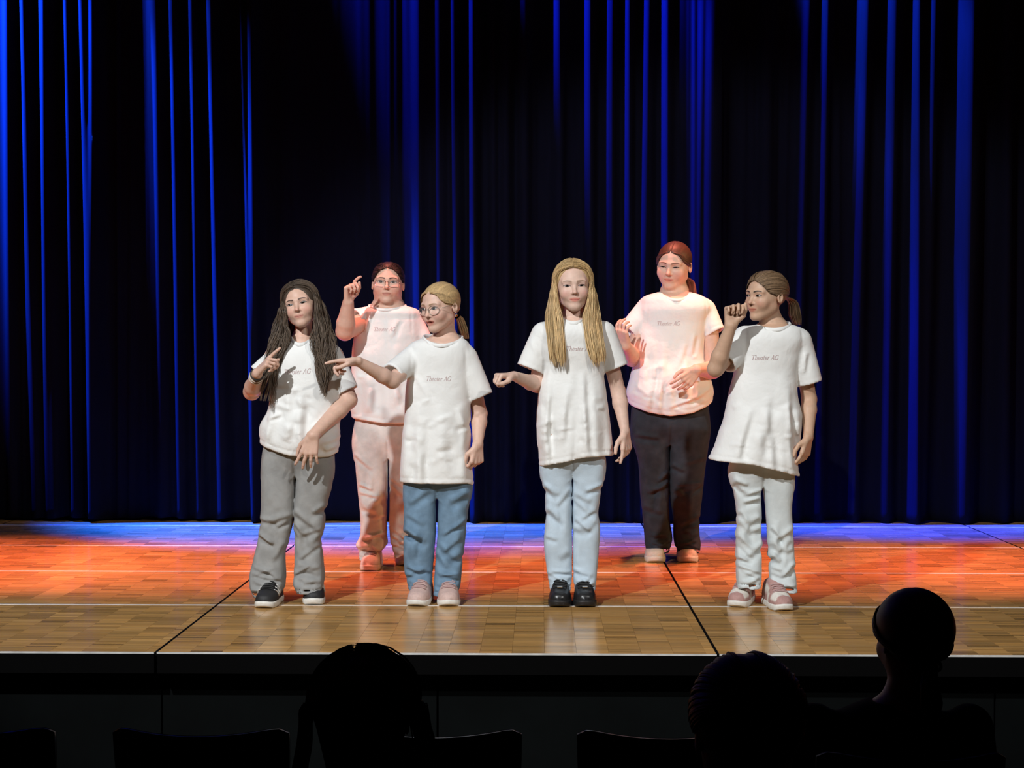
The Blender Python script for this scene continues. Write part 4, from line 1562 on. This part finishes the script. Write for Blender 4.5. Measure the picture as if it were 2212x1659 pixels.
GIRLS.append(dict(   # back, glasses, raised fist
    seed=22, Y=7.62, foot_px=838, label='girl with glasses and dark tied-back hair raising one hand, in light jeans',
    head=(838, 613, 0.214), rot=(2, -4, 2), neck=(838, 662, 0.0), neck_r=0.060, collar=((797, 661), (838, 671), (876, 662)),
    skin=SKIN_A, brow=(0.05, 0.03, 0.025), eye_open=0.026, lip=(0.84, 0.56, 0.54), face_w=1.12,
    shirt=[(659, 802, 874), (667, 778, 898), (690, 770, 908), (720, 766, 913), (760, 761, 915), (806, 760, 915), (853, 758, 916), (900, 760, 917), (925, 762, 915)],
    hem=[(754, 901), (800, 908), (834, 913), (873, 914), (920, 905)], max_depth=.155,
    sleeve_r=[(792, 690, 0, .060), (764, 690, -.07, .054)], sleeve_l=[(888, 692, 0, .058), (916, 748, 0, .056)],
    arm_r=dict(sh=(790, 692, 0), el=(745, 716, -.20), wr=(752, 655, -.26), rad=(.048, .043, .028), dir=(.08, -.1, 1), pal=(.9, -.4, 0), curl=(.35, 1.15, 1.2, 1.2), thumb=.4, L=.160),
    arm_l=dict(sh=(893, 695, 0), el=(926, 790, .02), wr=(922, 870, -.03), rad=(.046, .040, .026), dir=(0, -.1, -1), pal=(-.6, .6, 0), L=.155),
    pelvis=[(890, 760, 918), (950, 762, 917), (978, 765, 914)],
    leg_l=[(905, 760, 838), (960, 763.6, 839), (1010, 768.6, 838), (1059, 773, 836.5), (1084, 776, 836), (1134, 779, 834.5), (1156, 778, 835), (1176, 770, 836), (1192, 775, 822), (1209, 778, 821)],
    leg_r=[(905, 840, 918), (960, 841, 916), (1035, 841, 908), (1084, 842, 903), (1134, 841, 900), (1171, 844, 903), (1190, 850, 905), (1203, 855, 903)],
    denim=denim('pale_beige_denim', (0.66, 0.65, 0.62)), stack=1.6, n_ankle=9,
    shoes=[((794, 1235), -5, .24, .095), ((880, 1222), 14, .24, .095)],
    shoe=dict(sole=M_SOLEP, upper=M_UP, color=plain((.72, .55, .48)), lace=M_LACEP, sole_h=.028),
    text=(812, 858, 716), glasses=(.118, .082, 3.4), shirt_folds=[(800, 680, 790, 720, .006, .010), (786, 672, 776, 715, .006, .009), (860, 690, 845, 730, .004, .012)],
    hair=dict(style='back', color=(.022, .012, .010), tie=(0, .50, -.05), hairline=.315, hair_w=.30, cap=.018, n=150),
))
GIRLS.append(dict(   # blonde ponytail, glasses, blue jeans
    seed=33, Y=6.60, foot_px=938, label='girl with round glasses and blonde ponytail pointing sideways, in mid-blue jeans',
    head=(949, 664, 0.208), rot=(-37, 5, -4), neck=(961, 735, 0.02), neck_r=0.040, collar=((914, 728), (955, 747), (998, 730)),
    skin=SKIN_B, brow=(0.36, 0.22, 0.13), lash=(.10, .06, .04), eye_open=0.030, gaze=(-.010, -.003), iris=(.05, .06, .07), lip=(0.88, 0.60, 0.58), mouth_open=.030,
    shirt=[(728, 918, 998), (740, 890, 1012), (760, 882, 1020), (800, 881, 1017), (853, 876.5, 1016), (900, 875.5, 1017.5), (947, 872, 1020), (1000, 868, 1022), (1052, 863, 1024)],
    hem=[(858, 1040), (950, 1042), (1010, 1042), (1028, 1049)],
    sleeve_r=[(896, 772, 0, .056), (846, 810, -.13, .052)], sleeve_l=[(1004, 775, 0, .058), (1040, 858, 0.0, .053)],
    arm_r=dict(sh=(896, 774, 0), el=(848, 823, -.17), wr=(774, 781, -.28), rad=(.035, .031, .020), dir=(-1, -.20, -.08), pal=(0, -.35, -1), curl=(.08, .75, .95, 1.1), thumb=.45),
    arm_l=dict(sh=(1010, 775, 0), el=(1036, 893, .03), wr=(1032, 960, -.05), rad=(.034, .032, .021), dir=(-.06, -.1, -1), pal=(-.6, .6, 0), curl=(.75, .85, .9, .95), thumb=.3),
    pelvis=[(980, 872, 1020), (1045, 874, 1018), (1062, 876, 1015)],
    leg_l=[(1000, 874, 942), (1047, 874, 941), (1122, 873, 941), (1159, 872, 940), (1196, 872, 937), (1233, 874, 934), (1256, 880, 933), (1273, 884, 932)],
    leg_r=[(1000, 949, 1020), (1047, 949, 1018), (1109, 946, 1010), (1159, 945, 1005), (1209, 941, 999), (1258, 938, 995), (1284, 937, 991)],
    denim=denim('mid_blue_denim', (0.155, 0.245, 0.345), 0.2), crumple=1.2,
    shoes=[((897, 1311), -8, .235, .096), ((969, 1311), 3, .235, .096)],
    shoe=dict(sole=M_SOLEW, upper=M_UP, color=plain((.58, .41, .37)), lace=M_LACEP, sole_h=.024),
    text=(923, 976, 822), glasses=(.108, .092, 2.2), earrings=(1,), shirt_folds=[(890, 800, 930, 860, .004, .012), (915, 900, 912, 960, .004, .016), (985, 880, 1012, 935, .005, .012)],
    hair=dict(style='back', color=(.48, .32, .155), tip=(.50, .34, .17), tie=(.02, .47, -.20), hairline=.31, hair_w=.285, cap=.018, n=170, parted=True, part_depth=.012,
              tail=[(993, 688, .10, .016), (1001, 712, .11, .019), (1008, 737, .11, .012)], tail_n=90),
))
GIRLS.append(dict(   # long straight blonde hair
    seed=44, Y=6.59, foot_px=1237, label='girl with long straight blonde hair in white t-shirt and pale blue jeans with black shoes',
    head=(1238, 619, 0.214), rot=(3, 0, -2), neck=(1239, 690, 0.0), neck_r=0.036, collar=((1213, 687), (1238, 699), (1264, 687)),
    skin=(0.68, 0.46, 0.37), brow=(0.42, 0.26, 0.18), lash=(.10, .06, .05), eye_open=0.022, iris=(.06, .05, .05), lip=(0.95, 0.52, 0.50), face_w=0.97,
    shirt=[(684, 1212, 1266), (693, 1184, 1292), (712, 1164, 1312), (750, 1165, 1312), (800, 1175, 1304), (850, 1164, 1310), (902, 1161.5, 1317), (945, 1163, 1322), (1016, 1164, 1330)],
    hem=[(1156, 1009), (1166, 1006), (1225, 994), (1263, 985), (1326, 983), (1336, 984)],
    sleeve_r=[(1176, 724, 0, .058), (1146, 798, -.01, .062)], sleeve_l=[(1302, 722, 0, .058), (1331, 796, 0, .056)],
    arm_r=dict(sh=(1174, 726, 0), el=(1160, 832, 0), wr=(1110, 812, -.17), rad=(.034, .031, .020), dir=(-.85, -.5, .02), pal=(.1, .1, -1), curl=(1.0, 1.1, 1.15, 1.15), thumb=.5),
    arm_l=dict(sh=(1306, 726, 0), el=(1336, 848, .02), wr=(1350, 932, -.05), rad=(.034, .031, .019), dir=(.08, -.15, -1), pal=(-.7, .5, 0), curl=(.12, .45, .5, .45), thumb=.1),
    pelvis=[(940, 1166, 1310), (1000, 1168, 1306), (1018, 1170, 1303)],
    leg_l=[(960, 1166, 1236), (1007, 1168, 1235.5), (1077, 1178, 1234.5), (1120, 1179, 1234), (1172, 1175, 1235), (1222, 1180, 1235), (1262, 1186, 1234.5), (1274, 1188, 1233)],
    leg_r=[(960, 1237, 1310), (999, 1237, 1306), (1077, 1237, 1296), (1106, 1237, 1292), (1135, 1237.5, 1296), (1207, 1238, 1292), (1250, 1239, 1288), (1273, 1240, 1286)],
    denim=denim('pale_blue_denim', (0.50, 0.60, 0.69), 0.07),
    shoes=[((1208, 1313), -3, .24, .096), ((1266, 1313), 3, .24, .096)],
    shoe=dict(sole=M_SOLEB, upper=M_UPG, color=plain((.013, .013, .014)), lace=M_LACEB, tag=M_SILVER, sole_h=.028),
    text=(1221, 1277, 758), earrings=(-1,), shirt_folds=[(1225, 830, 1215, 960, .005, .016), (1258, 800, 1268, 985, .006, .014), (1185, 850, 1178, 960, .005, .012), (1200, 930, 1240, 925, .003, .008), (1145, 735, 1165, 770, .004, .010)],
    hair=dict(style='loose', color=(.52, .35, .165), tip=(.74, .52, .26), wave=.0022, freq=8, n=190, nback=60, back_len=.20, cap=.022, hairline=.345, hair_w=.30, thick=.016, len=(.86, 1.0),
              left=dict(inner=[(1203, 632, -.06), (1208, 660, -.07), (1216, 690, -.09), (1219, 735, -.105), (1222, 770, -.112), (1223, 793, -.112)], outer=[(1190, 632, -.01), (1184, 660, -.02), (1179, 690, -.04), (1184, 730, -.10), (1187, 765, -.105), (1190, 790, -.108)]),
              right=dict(inner=[(1272, 632, -.06), (1267, 660, -.07), (1259, 690, -.09), (1264, 735, -.105), (1273, 770, -.112), (1280, 793, -.112)], outer=[(1286, 632, -.01), (1291, 660, -.02), (1297, 690, -.05), (1303, 730, -.10), (1308, 765, -.115), (1306, 790, -.105)])),
))
GIRLS.append(dict(   # back right, tall, dark jeans
    seed=55, Y=7.93, foot_px=1452, label='tall girl with auburn tied-back hair looking down, in black jeans',
    head=(1455, 574, 0.236), rot=(-20, 11, 5), neck=(1457, 634, 0.0), neck_r=0.056, collar=((1426, 633), (1450, 651), (1487, 634)),
    skin=SKIN_A, brow=(0.20, 0.10, 0.07), eye_open=0.013, gaze=(-.01, -.012), lip=(0.88, 0.52, 0.50), face_w=1.10,
    shirt=[(629, 1428, 1486), (639, 1394, 1516), (660, 1380, 1536), (700, 1377, 1527), (741, 1374, 1522), (773, 1371, 1522), (816, 1360.5, 1535), (849, 1353, 1541), (872, 1358, 1537), (905, 1375, 1525)],
    hem=[(1350, 862), (1365, 877), (1400, 890), (1444, 897), (1490, 891), (1525, 876), (1545, 862)], depth=.78, max_depth=.175,
    sleeve_r=[(1398, 676, 0, .072), (1357, 717, -.03, .056)], sleeve_l=[(1518, 674, 0, .072), (1545, 720, -.03, .054)],
    arm_r=dict(sh=(1394, 682, 0), el=(1366, 774, -.05), wr=(1353, 748, -.24), rad=(.048, .042, .028), dir=(-.3, -.3, .85), pal=(.6, .5, .2), curl=(.5, .55, .6, .6), L=.165),
    arm_l=dict(sh=(1530, 685, 0), el=(1540, 800, -.04), wr=(1505, 799, -.25), rad=(.048, .042, .029), dir=(-.62, -.25, -.62), pal=(-.4, .7, -.2), curl=(.3, .4, .45, .5), L=.165),
    pelvis=[(860, 1356, 1538), (925, 1364, 1533), (948, 1370, 1528)],
    leg_l=[(880, 1356, 1443), (932, 1364, 1444), (1005, 1380, 1445), (1062, 1383, 1445), (1120, 1389, 1446), (1164, 1393, 1452), (1180, 1394, 1449), (1192, 1396, 1444)],
    leg_r=[(880, 1445, 1536), (932, 1445, 1532), (961, 1446, 1530), (1019, 1446, 1522), (1077, 1448, 1516), (1120, 1455, 1511), (1155, 1455, 1511), (1175, 1457, 1513), (1192, 1463, 1510)],
    denim=denim('black_denim', (0.030, 0.034, 0.043), 0.25), crumple=1.1,
    shoes=[((1417, 1216), 0, .25, .104), ((1489, 1216), 2, .25, .104)],
    shoe=dict(sole=M_SOLEC, upper=M_UP, color=plain((.66, .53, .43)), lace=M_LACEP, sole_h=.030),
    text=(1414, 1463, 704), shirt_folds=[(1370, 830, 1420, 868, .006, .012), (1365, 850, 1450, 886, .005, .010), (1440, 880, 1530, 850, .006, .010), (1480, 868, 1536, 838, .005, .010), (1415, 790, 1408, 850, .005, .012), (1480, 740, 1460, 800, .004, .014), (1500, 720, 1490, 770, .004, .012)],
    hair=dict(style='back', color=(.070, .028, .014), tip=(.11, .04, .02), tie=(.03, .44, -.24), hairline=.30, hair_w=.295, cap=.022, n=170, parted=True, part_depth=.016,
              tail=[(1486, 606, .05, .026), (1493, 624, .01, .030), (1492, 640, -.03, .026), (1490, 650, -.05, .014)], tail_n=110, wave=.010, freq=10),
))
GIRLS.append(dict(   # light brown ponytail, hand before the face
    seed=66, Y=6.53, foot_px=1650, label='girl with light brown ponytail turning her head, fist raised near her face, pale jeans',
    head=(1652, 640, 0.210), rot=(-52, 3, 3), neck=(1670, 704, 0.01), neck_r=0.040, collar=((1637, 705), (1664, 713), (1707, 700)),
    skin=SKIN_C, brow=(0.05, 0.03, 0.02), eye_open=0.024, gaze=(-.018, 0), lip=(0.86, 0.54, 0.52), face_w=.96, nose=1.3,
    shirt=[(699, 1640, 1704), (707, 1608, 1726), (725, 1592, 1738), (770, 1588, 1730), (802, 1585.6, 1722), (849, 1574, 1722), (908, 1562, 1732), (935, 1552, 1726), (961, 1544, 1724), (991, 1530, 1725), (1038, 1522, 1728)],
    hem=[(1520, 990), (1530, 992), (1618, 1000), (1677, 1015), (1727, 1029), (1740, 1032)],
    sleeve_r=[(1610, 732, 0, .056), (1566, 784, -.08, .054)], sleeve_l=[(1724, 738, 0, .058), (1750, 828, .01, .053)],
    arm_r=dict(sh=(1606, 734, 0), el=(1546, 796, -.112), wr=(1579, 704, -.17), rad=(.035, .034, .023), dir=(.12, 0, 1), pal=(.25, -1, .1), curl=(1.15, 1.25, 1.3, 1.3), thumb=.35, L=.152),
    arm_l=dict(sh=(1726, 740, 0), el=(1748, 862, .04), wr=(1746, 944, -.05), rad=(.034, .031, .021), dir=(-.22, -.15, -1), pal=(-.7, .5, 0), curl=(.25, .35, .4, .4), thumb=.2),
    pelvis=[(960, 1574, 1720), (1020, 1578, 1715), (1038, 1582, 1712)],
    leg_l=[(985, 1576, 1645), (1010, 1577, 1644), (1068, 1587, 1643.5), (1120, 1593, 1645), (1149, 1591, 1645), (1178, 1590, 1645), (1222, 1590, 1644), (1268, 1591, 1642)],
    leg_r=[(985, 1646, 1716), (1039, 1648, 1714), (1106, 1655, 1710), (1149, 1658, 1713), (1164, 1659, 1714), (1222, 1662, 1717), (1260, 1662, 1719), (1277, 1662, 1720)],
    denim=denim('bleached_denim', (0.60, 0.645, 0.655), 0.06), crumple=1.3, n_knee=12,
    shoes=[((1588, 1313), -22, .235, .092), ((1697, 1321), 10, .235, .094)],
    shoe=dict(sole=M_SOLEW, upper=M_UP, color=dusty, lace=M_LACEP, sole_h=.026),
    text=(1616, 1673, 777), shirt_folds=[(1620, 880, 1590, 990, .006, .016), (1660, 850, 1640, 1000, .005, .018), (1700, 870, 1716, 960, .006, .012), (1575, 960, 1640, 968, .003, .008), (1650, 960, 1700, 975, .003, .008), (1745, 760, 1740, 810, .005, .010)],
    hair=dict(style='back', color=(.17, .105, .058), tip=(.24, .155, .085), tie=(0, .49, .02), hairline=.285, hair_w=.275, cap=.018, n=200,
              tail=[(1712, 652, .13, .020), (1717, 680, .14, .027), (1724, 708, .14, .016)], tail_n=130),
))
for g_ in GIRLS:
    person(g_)


# ------------------------------------------------------------------ the audience: chairs and three spectators, seen from behind in the dark
M_CHAIR = mat('black_chair_shell', (0.010, 0.010, 0.012, 1), 0.32, noise=0.1, nscale=30, spec=0.5)
M_CHAIRLEG = mat('dark_steel_tube', (0.06, 0.06, 0.065, 1), 0.35, metal=0.8)
M_DARKTOP = mat('black_pullover', (0.010, 0.010, 0.013, 1), 0.95, noise=0.2, nscale=60, bump=0.2, bscale=300, spec=0.15)
M_DARKPANTS = mat('dark_trousers', (0.02, 0.02, 0.026, 1), 0.9, noise=0.2, nscale=60, spec=0.2)
M_DARKSHOE = mat('dark_shoes', (0.02, 0.018, 0.018, 1), 0.6)


def make_chair():
    """facing +Y; origin on the floor under the seat centre"""
    root = empty('chair', (0, 0, 0))
    # backrest: curved shell
    V, F = [], []
    nu, nv = 21, 9
    for layer in (0, 1):
        for i in range(nu):
            u = -1 + 2 * i / (nu - 1)
            for j in range(nv):
                v = j / (nv - 1)
                x = u * 0.215 * (1 - 0.10 * (1 - v) ** 2)
                y = -0.235 + 0.065 * u * u - 0.05 * v - (0.012 * layer) * 1.0
                z = 0.47 + 0.352 * v - 0.012 * (1 - u * u) * v - 0.018 * max(0, abs(u) - 0.88) / 0.12 * v ** 4
                V.append((x, y, z))
    n = nu * nv
    for i in range(nu - 1):
        for j in range(nv - 1):
            a = i * nv + j
            F.append((a, a + 1, a + nv + 1, a + nv))
            F.append((n + a, n + a + nv, n + a + nv + 1, n + a + 1))
    rim = [i * nv for i in range(nu)] + [(nu - 1) * nv + j for j in range(1, nv)] + [i * nv + nv - 1 for i in range(nu - 2, -1, -1)] + [j for j in range(nv - 2, 0, -1)]
    for k in range(len(rim)):
        a, b = rim[k], rim[(k + 1) % len(rim)]
        F.append((a, b, n + b, n + a)[::-1])
    mesh_obj('backrest', V, F, M_CHAIR, root, True)
    # seat shell
    V, F = [], []
    for layer in (0, 1):
        for i in range(13):
            u = -1 + i / 6
            for j in range(13):
                v = -1 + j / 6
                x, y = u * 0.21 * (1 - 0.06 * v * v), v * 0.205
                z = 0.452 + 0.012 * u * u - 0.014 * max(0, v - 0.5) ** 2 * 4 - 0.014 * layer
                V.append((x, y, z))
    n = 169
    for i in range(12):
        for j in range(12):
            a = i * 13 + j
            F.append((a, a + 13, a + 14, a + 1)); F.append((n + a, n + a + 1, n + a + 14, n + a + 13))
    rim = [i * 13 for i in range(13)] + [156 + j for j in range(1, 13)] + [i * 13 + 12 for i in range(11, -1, -1)] + list(range(11, 0, -1))
    for k in range(len(rim)):
        a, b = rim[k], rim[(k + 1) % len(rim)]
        F.append((a, n + a, n + b, b))
    mesh_obj('seat', V, F, M_CHAIR, root, True)
    for sx in (-1, 1):
        for sy in (-1, 1):
            V, F = tube([(sx * 0.17, sy * 0.15, 0.442), (sx * 0.19, sy * 0.18, 0.3), (sx * 0.215, sy * 0.215, 0.0)], 0.011, 8)
            mesh_obj('leg', V, F, M_CHAIRLEG, root, True)
        V, F = tube([(sx * 0.15, -0.15, 0.44), (sx * 0.15, -0.215, 0.455), (sx * 0.15, -0.262, 0.54), (sx * 0.15, -0.275, 0.66)], 0.009, 8)
        mesh_obj('back_strut', V, F, M_CHAIRLEG, root, True)
    V, F = tube([(-0.17, 0.15, 0.436), (0.17, 0.15, 0.436), (0.17, -0.15, 0.436), (-0.17, -0.15, 0.436)], 0.008, 6, closed=True)
    mesh_obj('seat_frame', V, F, M_CHAIRLEG, root, True)
    return root


def copy_tree(o, parent=None):
    c = o.copy()
    COL.objects.link(c)
    c.parent = parent
    for ch in o.children:
        copy_tree(ch, c)
    return c


CH = make_chair()
ROW_Y = 3.93
chair_spots = [(at(px, 1590, 3.69)[0], ROW_Y, l) for px, l in ((-75, 'empty black chair, fourth along the row from the ponytailed spectator'), (432, 'empty black chair, third along the row from the ponytailed spectator'), (935, 'empty black chair, second along the row from the ponytailed spectator'), (1440, 'empty black chair next to the ponytailed spectator in the row'))]
chair_spots.append((at(1970, 1620, 3.50)[0], 3.74, 'dark chair under the spectator with the low ponytail'))
chair_spots.append((at(785, 1555, 2.60)[0], 2.68, 'dark chair under the spectator with long loose hair'))
chair_spots.append((at(1610, 1576, 2.30)[0], 2.38, 'dark chair under the short-haired spectator'))
for k_, (x_, y_, l_) in enumerate(chair_spots):
    c_ = CH if k_ == 0 else copy_tree(CH)
    c_.location = (x_, y_, 0)
    tag(c_, l_, 'chair', 'chairs in the dark hall')


def spectator(o):
    Y0 = o['Y']
    hc = at(o['head'][0], o['head'][1], Y0 + 0.02)
    H = o['head'][2]
    X = o['chair_x']
    base = np.array([X, Y0, 0.0])
    root = empty('person', base, o['label'], 'person')
    R = rot(*o['rot'])
    sw = o.get('sw', 0.17)
    neck = np.array([X * 0.6 + hc[0] * 0.4, Y0 + 0.0, hc[2] - 0.68 * H])
    hip = np.array([X, Y0 - 0.02, 0.56])
    shz = neck[2] - 0.055
    P = lambda dx, dy, z: np.array([X + dx, Y0 + dy, z])

    def limbs(F, e, legs=True, arms=True, cut=None):
        if arms:
            for s in (-1, 1):
                sh = P(s * sw, 0.0, shz)
                el = P(s * (sw + 0.045), 0.03, shz - 0.27)
                wr = P(s * 0.10, 0.27, 0.66)
                F.cone(sh, el, 0.045 + e, 0.040 + e, k=0.03)
                F.cone(el, wr if cut is None else el + (wr - el) * cut, 0.039 + e, (0.027 if cut is None else 0.030) + e, k=0.02)
                if cut is None:
                    add_hand(F, wr, (-s * 0.35, 0.9, -0.1), (0, 0.1, -1), s < 0, 0.17, (.3, .3, .35, .4))
        if legs:
            for s in (-1, 1):
                F.cone(P(s * 0.085, -0.02, 0.54), P(s * 0.11, 0.40, 0.525), 0.075 + e, 0.058 + e, k=0.03)
                F.cone(P(s * 0.11, 0.40, 0.525), P(s * 0.11, 0.42, 0.10), 0.055 + e, 0.042 + e, k=0.02)

    def torso(F, e):
        w = sw
        rows = [(0.47, X, w * 0.92 + e, Y0 - 0.01, 0.115 + e), (0.62, X, w * 0.86 + e, Y0 - 0.01, 0.11 + e), (0.80, X, w * 0.92 + e, Y0 - 0.01, 0.115 + e),
                (shz - 0.10, X, w * 1.0 + e, Y0, 0.115 + e), (shz, X, w * 0.95 + e, Y0, 0.095 + e), (shz + 0.045, X, w * 0.55 + e, Y0, 0.065 + e), (shz + 0.065, (X + neck[0]) / 2, 0.062 + e, Y0, 0.055 + e)]
        F.loft(Loft(rows, 2.2), k=0.02)
    F = Field()
    torso(F, -0.012)
    limbs(F, 0.0)
    for s in (-1, 1):
        F.cone(P(s * 0.11, 0.42, 0.12), P(s * 0.115, 0.54, 0.035), 0.035, 0.028, k=0.02)
    F.cone(neck + np.array([0, 0.0, -0.03]), hc + R @ (np.array([0, 0.09, -0.28]) * H), 0.058, 0.052, k=0.03)
    add_head(F, hc, R, H, o)
    V, Q = F.mesh(0.009, 1)
    mesh_obj('body', V, Q, M_SKIN, root, True, skin_colors(V, hc, R, H, dict(o, skin=(0.45, 0.27, 0.19))), base)
    F = Field()
    torso(F, 0.006)
    limbs(F, 0.012, legs=False, cut=0.9)
    F.cone(neck + np.array([0, 0, 0.0]), hc, 0.060, 0.07, 's', 0.006)
    V, Q = F.mesh(0.010, 1)
    mesh_obj('pullover', V, Q, M_DARKTOP, root, True, None, base)
    F = Field()
    limbs(F, 0.010, arms=False)
    F.ell(P(0, -0.02, 0.53), (0.17, 0.12, 0.065), k=0.03)
    V, Q = F.mesh(0.011, 1)
    mesh_obj('trousers', V, Q, M_DARKPANTS, root, True, None, base)
    for s in (-1, 1):
        F = Field()
        F.cone(P(s * 0.11, 0.43, 0.055), P(s * 0.118, 0.60, 0.035), 0.046, 0.034, k=0.01)
        F.add(lambda Q_: 0.002 - Q_[..., 2], (-99, -99, -99), (99, 99, 0.03), 'i', 0)
        V, Q = F.mesh(0.006, 1)
        mesh_obj('shoe', V, Q, M_DARKSHOE, root, True, None, base)
    o2 = dict(o)
    build_hair(root, o2, hc, R, H, base, lambda px, py, dy=0.0: at(px, py, Y0 + dy), o['seed'])
    # stray hairs standing off the outline
    rng = np.random.default_rng(o['seed'] + 9)
    return root


spectator(dict(seed=71, Y=2.66, chair_x=chair_spots[5][0], head=(787, 1550, 0.212), rot=(182, 4, 0), label='spectator with long loose dark hair, seen from behind in front of the stage', sw=0.165,
               hair=dict(style='loose', color=(.030, .014, .010), tip=(.045, .020, .013), wave=.004, freq=8, n=130, nback=170, back_len=.42, cap=.075, hairline=.30, hair_w=.27, thick=.018, part=.05, part_depth=.03,
                         left=dict(inner=[(890, 1540, .05), (900, 1600, .06), (915, 1650, .06), (930, 1720, .07), (940, 1800, .08)], outer=[(914, 1520, -.05), (932, 1590, -.06), (952, 1660, -.05), (975, 1720, -.06), (990, 1800, -.06)]),
                         right=dict(inner=[(670, 1560, .05), (668, 1600, .06), (660, 1650, .06), (650, 1720, .07), (645, 1800, .08)], outer=[(655, 1520, -.05), (648, 1600, -.06), (640, 1660, -.05), (630, 1720, -.06), (620, 1800, -.06)]))))
spectator(dict(seed=72, Y=2.36, chair_x=chair_spots[6][0], head=(1612, 1578, 0.228), rot=(186, 2, -2), label='spectator with short cropped dark hair, seen from behind in front of the stage', sw=0.20,
               hair=dict(style='back', color=(.018, .011, .008), tie=(0, .47, .20), hairline=.32, hair_w=.28, cap=.03, n=240)))
spectator(dict(seed=73, Y=3.70, chair_x=chair_spots[4][0], head=(1968, 1380, 0.226), rot=(196, 4, 0), label='spectator with a low ponytail and black top, seated close to the stage', sw=0.185,
               hair=dict(style='back', color=(.028, .016, .011), tip=(.06, .03, .02), tie=(0.0, .46, -.22), hairline=.32, hair_w=.28, cap=.05, n=200,
                         tail=[(2008, 1470, -.14, .020), (2012, 1520, -.15, .026), (2006, 1570, -.15, .016)], tail_n=110)))
